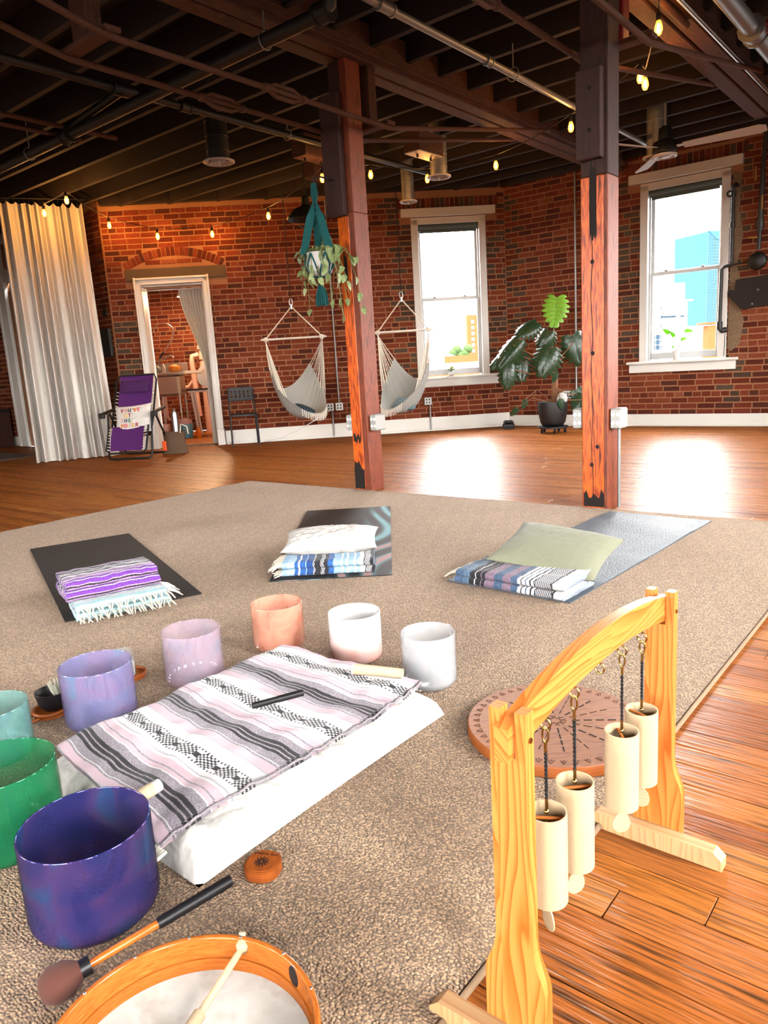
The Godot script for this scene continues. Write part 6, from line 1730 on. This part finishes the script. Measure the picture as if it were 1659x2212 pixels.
# ---------- chimes on their stand, engraved disc ----------
func chimes() -> void:
	var t := yawT(0.158, 0.0, 0.938, 39.8)
	var o := thing("chime_stand", "pine chime stand with an arched beam on two feet", "stand", t)
	var b: MB
	for z in [0.0, -0.605]:
		var pl := PackedVector2Array([Vector2(-0.05, 0.0), Vector2(-0.05, 0.12), Vector2(-0.047, 0.135), Vector2(-0.036, 0.16), Vector2(-0.031, 0.178), Vector2(-0.029, 0.2), Vector2(-0.0285, 0.555), Vector2(-0.0115, 0.555), Vector2(-0.0115, 0.486), Vector2(0.0115, 0.486), Vector2(0.0115, 0.555), Vector2(0.0285, 0.555), Vector2(0.029, 0.2), Vector2(0.031, 0.178), Vector2(0.036, 0.16), Vector2(0.047, 0.135), Vector2(0.05, 0.12), Vector2(0.05, 0.0)])
		b = MB.new(); b.shift = Vector2(z * 3.1, 0.02)
		b.prism(pl, 0.022, at(Vector3(0, 0.001, z)))
		var up := part(b, "upright", M.pine, o)
		for v in [0.515]:
			b = MB.new(); b.tube([Vector3(0.0285, v, z), Vector3(0.031, v, z)], 0.004, 10); part(b, "bolt", M.brass, up)
		b = MB.new(); b.shift = Vector2(z, 0.4)
		b.prism(PackedVector2Array([Vector2(-0.14, 0.001), Vector2(-0.14, 0.022), Vector2(-0.122, 0.038), Vector2(0.122, 0.038), Vector2(0.14, 0.022), Vector2(0.14, 0.001)]), 0.03, at(Vector3(0, 0.0, z + 0.0265)))
		part(b, "foot", M.pine_pale, o)
	var arc := PackedVector2Array()
	for i in 25:
		var s := lerpf(-0.028, 0.633, i / 24.0)
		arc.append(Vector2(s, 0.487 + 0.036 * (1 - pow((s - 0.3025) / 0.33, 2))))
	for i in 25:
		var s := lerpf(0.633, -0.028, i / 24.0)
		arc.append(Vector2(s, 0.537 + 0.04 * (1 - pow((s - 0.3025) / 0.33, 2))))
	b = MB.new(); b.shift = Vector2(0.3, 0.1)
	# grain of the beam runs along it
	var tb := Transform3D(Basis(Vector3(0, 0, -1), Vector3(0, 1, 0), Vector3(1, 0, 0)), Vector3.ZERO)
	b.prism(arc, 0.0215, tb)
	for i in b.uv.size(): b.uv[i] = Vector2(-b.v[i].z, b.v[i].y + b.v[i].x) + b.shift
	part(b, "arched_beam", M.pine, o)
	var labels := ["bamboo tube chime hanging nearest the upright with the exposed beam end", "bamboo tube chime hanging second, above the bare floorboards", "bamboo tube chime hanging third, past the empty hook", "bamboo tube chime hanging fourth, against the far upright"]
	var k := 0
	for i in 5:
		var z := -0.1 - 0.1 * i
		var hb := 0.487 + 0.036 * (1 - pow((-z - 0.3025) / 0.33, 2))
		b = MB.new()
		var hook := [Vector3(0, hb + 0.004, z), Vector3(0, hb - 0.012, z)]
		for j in 11:
			var a := PI * 0.5 - TAU * 0.8 * j / 10.0
			hook.append(Vector3(0.0085 * cos(a), hb - 0.021 + 0.009 * sin(a), z))
		b.tube(hook, 0.0017, 7)
		part(b, "hook", M.brass, o)
		if i == 2: continue
		var c := thing("tube_chime", labels[k], "chime", t * at(Vector3(0, 0, z)), "bamboo chimes on the stand")
		var top := 0.342
		var yr := hb - 0.04
		b = MB.new()
		var ring := []
		for j in 13: ring.append(Vector3(0.0052 * sin(TAU * j / 12), yr + 0.0125 * cos(TAU * j / 12), 0.0))
		b.tube(ring, 0.0016, 6); b.tube([Vector3(0, yr - 0.012, 0), Vector3(0, yr - 0.03, 0)], 0.0026, 8); part(b, "loop", M.brass, c)
		b = MB.new()
		for s in 2:
			var rope := []
			for j in 44:
				var a := j * 0.9 + s * PI
				rope.append(Vector3(0.0014 * cos(a), lerpf(yr - 0.026, top + 0.018, j / 43.0), 0.0014 * sin(a)))
			b.tube(rope, 0.0016, 5)
		part(b, "cord", M.black_rope, c)
		b = MB.new(); b.tube([Vector3(0, top + 0.022, 0), Vector3(0, top + 0.004, 0)], 0.0027, 8); b.ball(Vector3(0, top - 0.001, 0), Vector3.ONE * 0.0042, 8); part(b, "ferrule", M.brass, c)
		b = MB.new(); b.lathe([Vector2(0.0285, 0.19), Vector2(0.031, 0.19), Vector2(0.031, 0.19), Vector2(0.031, top), Vector2(0.031, top), Vector2(0.0285, top), Vector2(0.0285, top), Vector2(0.0285, 0.19)], 40); part(b, "tube", M.bamboo, c)
		b = MB.new(); b.box(at(Vector3(0, top - 0.012, 0), Vector3(0, [0.5, 0.75, 2.2, -0.3][k], 0)), Vector3(0.057, 0.004, 0.006), 0.001); part(b, "crossbar", M.pine, c)
		b = MB.new()
		ring = []
		for j in 9: ring.append(Vector3(0.0045 * sin(TAU * j / 8), top - 0.022 + 0.006 * cos(TAU * j / 8), 0.003))
		b.tube(ring, 0.001, 5); part(b, "ring", M.brass, c)
		b = MB.new(); b.lathe([Vector2(0.001, 0.2), Vector2(0.028, 0.2)], 24); part(b, "inner_disc", M.pine, c)
		b = MB.new(); b.tube([Vector3(0, 0.2, 0), Vector3(0, 0.172, 0)], 0.0008, 5); part(b, "sail_cord", M.brass, c)
		var egg := PackedVector2Array()
		for j in 20:
			var a := TAU * j / 20
			egg.append(Vector2(0.0165 * cos(a) * (1 - 0.22 * sin(a)), 0.153 + 0.0215 * sin(a)))
		b = MB.new(); b.prism(egg, 0.0022, Transform3D(Basis(Vector3.UP, [-0.55, 1.0, 0.72, 0.2][k]), Vector3.ZERO)); part(b, "sail", M.bamboo, c)
		k += 1
	# engraved round board
	var d := thing("engraved_disc", "round dark wooden disc engraved with rays and a border", "wooden disc", yawT(0.434, 0.0145, 1.854, 0))
	b = MB.new(); b.lathe([Vector2(0.001, 0.0), Vector2(0.236, 0.0), Vector2(0.24, 0.004), Vector2(0.24, 0.028), Vector2(0.236, 0.032)], 96); part(b, "edge", M.disc_edge, d)
	b = MB.new(); b.grid(func(u: float, v: float) -> Vector3: return Vector3(0.2365 * u * cos(v * TAU), 0.032, 0.2365 * u * sin(v * TAU)), 6, 96, true)
	for i in b.uv.size(): b.uv[i] = Vector2(b.v[i].x, b.v[i].z); b.n[i] = Vector3.UP
	part(b, "top", M.disc_wood, d)
	b = MB.new()
	for i in 16:
		var a := TAU * i / 16 + 0.1
		var n := 4
		for j in n:
			var r0 := 0.045 + j * 0.032
			b.box(Transform3D(Basis(Vector3.UP, -a), Vector3(cos(a) * (r0 + 0.01), 0.0325, sin(a) * (r0 + 0.01))), Vector3(0.022, 0.0012, 0.0035 if i % 2 == 0 else 0.0016))
	part(b, "ray_slots", M.char, d)
	b = MB.new()
	for i in 44:
		var a := TAU * i / 44
		var p := Vector3(cos(a), 0, sin(a))
		var s := Vector3(-sin(a), 0, cos(a))
		for e in [-1, 1]: b.box(along(p * 0.206 + s * 0.008 * e + Vector3(0, 0.0323, 0), p * 0.224 + Vector3(0, 0.0323, 0)), Vector3(0.018, 0.0012, 0.0012))
		b.box(at(p * 0.208 + Vector3(0, 0.0323, 0)), Vector3(0.0035, 0.0012, 0.0035))
	for i in 8:
		var a := TAU * i / 8
		b.box(Transform3D(Basis(Vector3.UP, -a), Vector3(cos(a) * 0.02, 0.0323, sin(a) * 0.02)) * at(Vector3.ZERO, Vector3(0, 0.6, 0)), Vector3(0.022, 0.0012, 0.0012))
		b.box(Transform3D(Basis(Vector3.UP, -a), Vector3(cos(a) * 0.02, 0.0323, sin(a) * 0.02)) * at(Vector3.ZERO, Vector3(0, -0.6, 0)), Vector3(0.022, 0.0012, 0.0012))
	part(b, "engraved_border", mat("engraving", c8(66, 34, 22), 0.8), d)

# ---------- frame drum, beater, wooden pebble ----------
func drum_things() -> void:
	var t := yawT(-0.345, 0.0145, 0.905, 0)
	var o := thing("frame_drum", "wooden frame drum lying with its open side up", "drum", t)
	var b := MB.new(); b.lathe([Vector2(0.196, 0.004), Vector2(0.206, 0.004), Vector2(0.206, 0.004), Vector2(0.206, 0.062), Vector2(0.204, 0.065), Vector2(0.198, 0.065), Vector2(0.196, 0.062), Vector2(0.196, 0.004)], 120)
	for i in b.uv.size(): b.uv[i] = Vector2(b.uv[i].x * 1.29, b.uv[i].y * 0.15)
	part(b, "hoop", M.drum_wood, o)
	b = MB.new(); b.lathe([Vector2(0.1965, 0.026), Vector2(0.1925, 0.026), Vector2(0.1925, 0.026), Vector2(0.1925, 0.002), Vector2(0.1965, 0.002)], 120)
	for i in b.uv.size(): b.uv[i] = Vector2(b.uv[i].x * 1.2 + 0.4, b.uv[i].y * 0.08)
	part(b, "inner_ring", M.drum_wood, o)
	b = MB.new(); b.lathe([Vector2(0.001, 0.0035), Vector2(0.207, 0.0035), Vector2(0.2075, 0.006), Vector2(0.2075, 0.03)], 96); part(b, "skin", M.drum_skin, o)
	var cross := [[1.72, 1.0]]
	var P0 := Vector3(0.055, 0.045, -0.191)
	var P1 := Vector3(-0.02, 0.03, 0.0)
	b = MB.new(); b.tube([P0 + Vector3(0.0, 0.022, -0.012), P0, P0.lerp(P1, 0.55), P1], [0.006, 0.006, 0.0065, 0.007], 8); b.tube([P1, Vector3(-0.09, 0.045, 0.175)], 0.007, 8); part(b, "hide_strap", M.hide, o)
	b = MB.new(); b.ball(P0 + Vector3(0.002, 0.006, 0.003), Vector3(0.012, 0.014, 0.008), 10); part(b, "knot", M.hide, o)
	for i in 2:
		b = MB.new(); b.tube([P0.lerp(P1, 0.62 + i * 0.2), P0.lerp(P1, 0.8 + i * 0.2)], 0.0105 - 0.001 * i, 10); part(b, "wrapping", mat("hide_fur%d" % i, c8(176 - 20 * i, 150 - 20 * i, 120 - 20 * i), 1.0), o)
	for i in 6:
		var a := -0.4 - i * 0.45
		b = MB.new(); b.lathe([Vector2(0.001, 0.001), Vector2(0.0022, 0.0006), Vector2(0.003, -0.001)], 10, Transform3D(Basis(), Vector3(cos(a) * 0.201, 0.0652, sin(a) * 0.201))); part(b, "nail", M.steel, o)
	b = MB.new(); b.lathe([Vector2(0.001, 0.0), Vector2(0.0165, 0.0), Vector2(0.0175, -0.001)], 24, Transform3D(Basis(Vector3(0.64, 0, 0.77), Vector3(-0.77, 0, 0.64), Vector3(0, -1, 0)) * Basis.from_scale(Vector3(0.8, 1, 1.1)), Vector3(0.1505, 0.044, -0.1245))); part(b, "maker_badge", M.leather_black, o)
	# beater
	var h := W(-0.588, 0.052, 1.055)
	var e := W(-0.33, 0.095, 1.225)
	o = thing("drum_beater", "drum beater with a brown felt head and black grip resting on the drum", "beater")
	b = MB.new(); b.tube([h.lerp(e, 0.08), h.lerp(e, 0.55)], 0.0075, 10); part(b, "shaft", M.drum_wood, o)
	b = MB.new(); b.tube([h.lerp(e, 0.54), h.lerp(e, 0.56), h.lerp(e, 0.98), e], [0.009, 0.0105, 0.011, 0.0095], 12)
	for i in 5: b.tube([h.lerp(e, 0.6 + i * 0.08), h.lerp(e, 0.612 + i * 0.08)], 0.0115, 10)
	part(b, "grip", M.leather_black, o)
	b = MB.new()
	var tt := along(h, e)
	b.lathe([Vector2(0.001, -0.035), Vector2(0.02, -0.031), Vector2(0.032, -0.012), Vector2(0.03, 0.012), Vector2(0.018, 0.03), Vector2(0.013, 0.036)], 20, Transform3D(Basis(tt.basis.z, tt.basis.x, tt.basis.y), h)); part(b, "felt_head", M.brown_felt, o)
	b = MB.new(); b.tube([h + (e - h).normalized() * 0.032, h + (e - h).normalized() * 0.05], 0.0155, 12); part(b, "binding", M.leather_black, o)
	# wooden pebble with a printed flower
	t = yawT(-0.295, 0.0145, 1.35, 15)
	o = thing("wooden_box", "small rounded reddish wooden case with a printed flower by the cushion", "wooden case", t)
	b = MB.new()
	var sl := rounded(0.074, 0.074, 0.031, 12)
	b.prism(sl, 0.02, at(Vector3(0, 0.012, 0), Vector3(PI / 2, 0, 0)))
	b.prism(rounded(0.07, 0.07, 0.029, 12), 0.0235, at(Vector3(0, 0.0125, 0), Vector3(PI / 2, 0, 0)))
	b.prism(rounded(0.064, 0.064, 0.026, 12), 0.026, at(Vector3(0, 0.0131, 0), Vector3(PI / 2, 0, 0)))
	part(b, "body", M.rimu, o)
	b = MB.new()
	for i in 12:
		var a := TAU * i / 12
		for q in [[0.0075, 0.008], [0.0125, 0.006]]:
			b.box(Transform3D(Basis(Vector3.UP, -a - (0.26 if q[0] > 0.01 else 0.0)), Vector3(cos(a) * q[0], 0.0265, sin(a) * q[0] + 0.004)), Vector3(q[1], 0.0006, 0.0022))
	part(b, "flower_print", M.char, o)
	var font := SystemFont.new(); font.font_names = PackedStringArray(["Droid Sans"])
	var tm := TextMesh.new(); tm.text = "amy hudson"; tm.font = font; tm.font_size = 24; tm.pixel_size = 0.0004; tm.depth = 0.0005; tm.material = M.char
	var lt := MeshInstance3D.new(); lt.mesh = tm; lt.name = "lettering"
	lt.transform = Transform3D(Basis(Vector3.UP, PI) * Basis(Vector3(1, 0, 0), -PI / 2), Vector3(0, 0.0264, -0.02))
	o.add_child(lt, true)

# ---------- the town beyond the windows ----------
func outside() -> void:
	var K := 3.6
	var far := func(x: float, y: float, z: float) -> Vector3: return W(x * K, EYE + (y - EYE) * K, z * K)
	mat("town_white", c8(150, 152, 154), 0.9)
	mat("town_glass", c8(22, 33, 42), 0.9, {"spec": 0.1})
	mat("tower_pane", c8(44, 70, 80), 0.9, {"spec": 0.1})
	mat("tower_deep", c8(30, 54, 78), 0.9, {"spec": 0.1})
	mat("tower_line", c8(44, 60, 66), 0.9, {"spec": 0.1})
	mat("town_brick", c8(92, 42, 22), 0.9, {"spec": 0.1})
	mat("town_roof", c8(60, 62, 64), 0.9, {"spec": 0.1})
	mat("town_green", c8(34, 46, 24), 0.9, {"spec": 0.1})
	var b := MB.new(); b.box(at(Vector3(150, -16.5, -450)), Vector3(900, 1, 900)); struct(b, "ground_town", M.town_roof, "pale street level of the town outside")
	# blue glass tower
	var o := thing("glass_tower", "blue glass office tower seen through the right window", "building", Transform3D(Basis(Vector3.UP, 0.35), far.call(88.5, 0, 200)))
	var tw := 11.5 * K
	var hh := (29.0 - EYE) * K + 3.0
	b = MB.new(); b.box(at(Vector3(0, hh / 2 - 8, 0)), Vector3(tw, hh + 16, tw)); part(b, "body", M.tower_pane, o)
	b = MB.new(); b.box(at(Vector3(-tw * 0.42, hh / 2 - 8.2, 0.4)), Vector3(tw * 0.17, hh + 15, tw), 0.0); part(b, "deep_bay", M.tower_deep, o)
	b = MB.new()
	b.prism(PackedVector2Array([Vector2(-tw / 2, hh), Vector2(-tw * 0.25, hh - tw * 0.18), Vector2(tw * 0.25, hh - tw * 0.18), Vector2(tw / 2, hh)]), 1.0, at(Vector3(0, 0.2, tw / 2 + 0.3))); part(b, "crown", M.tower_deep, o)
	b = MB.new()
	var y := -4.0
	while y < hh - 1:
		b.box(at(Vector3(0, y, tw / 2 + 0.5)), Vector3(tw, 0.28, 0.5)); y += 2.6
	for i in 22: b.box(at(Vector3(-tw / 2 + tw * i / 21.0, hh / 2 - 4, tw / 2 + 0.5)), Vector3(0.25, hh, 0.5))
	part(b, "mullions", M.tower_line, o)
	# white apartment block with balconies
	o = thing("apartment_block", "white apartment block with balconies left of the glass tower", "building", Transform3D(Basis(), far.call(42.6, 0, 110)))
	var aw := 5.2 * K
	var ah := (8.3 - EYE) * K
	b = MB.new(); b.box(at(Vector3(0, ah / 2 - 8, 0)), Vector3(aw, ah + 16, 12)); part(b, "wall", M.town_white, o)
	b = MB.new(); b.box(at(Vector3(0.6, ah + 0.4, 1)), Vector3(aw + 2.4, 0.8, 15)); part(b, "roof", M.town_white, o)
	for i in 3:
		var v := ah - 3.0 - i * 4.2
		b = MB.new(); b.box(at(Vector3(-0.5, v, 6.1)), Vector3(aw * 0.42, 2.2, 0.4)); part(b, "window", M.town_glass, o)
		b = MB.new(); b.box(at(Vector3(aw * 0.36, v, 6.1)), Vector3(aw * 0.12, 2.6, 0.4)); part(b, "window", M.town_glass, o)
		b = MB.new(); b.box(at(Vector3(-0.2, v - 2.0, 7.2)), Vector3(aw * 0.6, 1.1, 2.4)); part(b, "balcony", M.town_white, o)
	# low white building
	o = thing("white_building", "low white building with gridded windows below the glass tower", "building", Transform3D(Basis(), far.call(29.5, 0, 70)))
	var lh := (3.85 - EYE) * K
	b = MB.new(); b.box(at(Vector3(0, lh / 2 - 7, -4)), Vector3(13.0 * K, lh + 14, 8)); part(b, "wall", M.town_white, o)
	for q in [[-3.05, 2.54, 1.25, 1.4], [-3.05, 1.03, 1.15, 0.5], [0.6, 2.6, 1.25, 1.22], [0.2, 0.95, 0.3, 0.42], [0.7, 0.95, 0.3, 0.42], [1.2, 0.95, 0.3, 0.42]]:
		b = MB.new(); b.box(at(Vector3(q[0] * K, (q[1] - EYE) * K, 0.1)), Vector3(q[2] * K, q[3] * K, 0.3))
		var wn := part(b, "window", M.town_glass if q[0] < 0 else M.town_roof, o)
		if q[2] > 1:
			b = MB.new()
			for i in 4: b.box(at(Vector3((q[0] + (i / 3.0 - 0.5) * q[2]) * K, (q[1] - EYE) * K, 0.35)), Vector3(0.14, q[3] * K, 0.2))
			for i in 4: b.box(at(Vector3(q[0] * K, (q[1] - EYE + (i / 3.0 - 0.5) * q[3]) * K, 0.35)), Vector3(q[2] * K, 0.14, 0.2))
			part(b, "glazing_bars", M.town_white, wn)
	b = MB.new(); b.box(at(Vector3(0, -4, 0)), Vector3(1.5 * K, 16, 3)); b.box(at(Vector3(-1, 4.6, 0)), Vector3(1.9 * K, 0.5, 4))
	single(b, "brick_annex", M.town_brick, "orange brick annex at the foot of the white building", "building", Transform3D(Basis(), far.call(27.25, 1.4, 60)))
	# through the left window
	o = thing("pavilion", "low pale pavilion with a hipped roof seen through the left window", "building", Transform3D(Basis(), far.call(7.0, 0, 80)))
	b = MB.new(); b.box(at(Vector3(0, (1.7 - EYE) * K - 2, 0)), Vector3(3.6 * K, 5.4, 10)); part(b, "wall", M.town_white, o)
	b = MB.new()
	var e := 2.0 * K
	var ry := (2.25 - EYE) * K
	var ap := (3.4 - EYE) * K
	var q4 := [Vector3(-e, ry, 6), Vector3(e, ry, 6), Vector3(e, ry, -6), Vector3(-e, ry, -6)]
	for i in 4: b.tri(q4[i], Vector3(-0.3 * K, ap, 0), q4[(i + 1) % 4])
	part(b, "roof", M.town_roof, o)
	for i in 7:
		b = MB.new(); b.box(at(Vector3((-1.6 + i * 0.52) * K, (1.72 - EYE) * K, 5.1)), Vector3(0.26 * K, 0.6 * K, 0.3)); part(b, "window", M.town_glass, o)
	o = thing("brick_tower", "slim tan brick tower with a column of windows seen through the left window", "building", Transform3D(Basis(), far.call(14.9, 0, 110)))
	b = MB.new(); b.box(at(Vector3(0, (8.3 - EYE) * K / 2 - 6, 0)), Vector3(2.6 * K, (8.3 - EYE) * K + 12, 8)); part(b, "wall", M.town_brick, o)
	for i in 6:
		b = MB.new(); b.box(at(Vector3(-0.5 * K, (7.3 - i * 0.82 - EYE) * K, 4.1)), Vector3(0.4 * K, 0.44 * K, 0.4)); part(b, "window", M.town_white, o)
	b = MB.new(); b.box(at(Vector3(0, -3.6, 0)), Vector3(8.5 * K, 8, 1.5)); b.box(at(Vector3(3.2 * K, 0.6, 1)), Vector3(1.2 * K, 2.4, 3))
	single(b, "brick_parapet", M.town_brick, "low orange brick parapet in front of the pavilion", "wall", Transform3D(Basis(), far.call(6.4, 1.25, 60)))
	b = MB.new(); b.box(Transform3D(), Vector3(60, 1, 40)); single(b, "white_roof", M.town_white, "flat white roof below the brick parapet", "roof", Transform3D(Basis(), far.call(5.2, 0.7, 46)))
	b = MB.new()
	for i in 5: b.ball(Vector3(i * 1.6 - 3.0, 1.5 * sin(i * 2.0), 0), Vector3(2.2, 2.0, 2.0), 10)
	b.box(at(Vector3(0, -8.5, 0)), Vector3(0.8, 18, 0.8))
	single(b, "town_tree", M.town_green, "green tree crown between the pavilion and the brick tower", "tree", Transform3D(Basis(), far.call(10.3, 1.85, 90)))
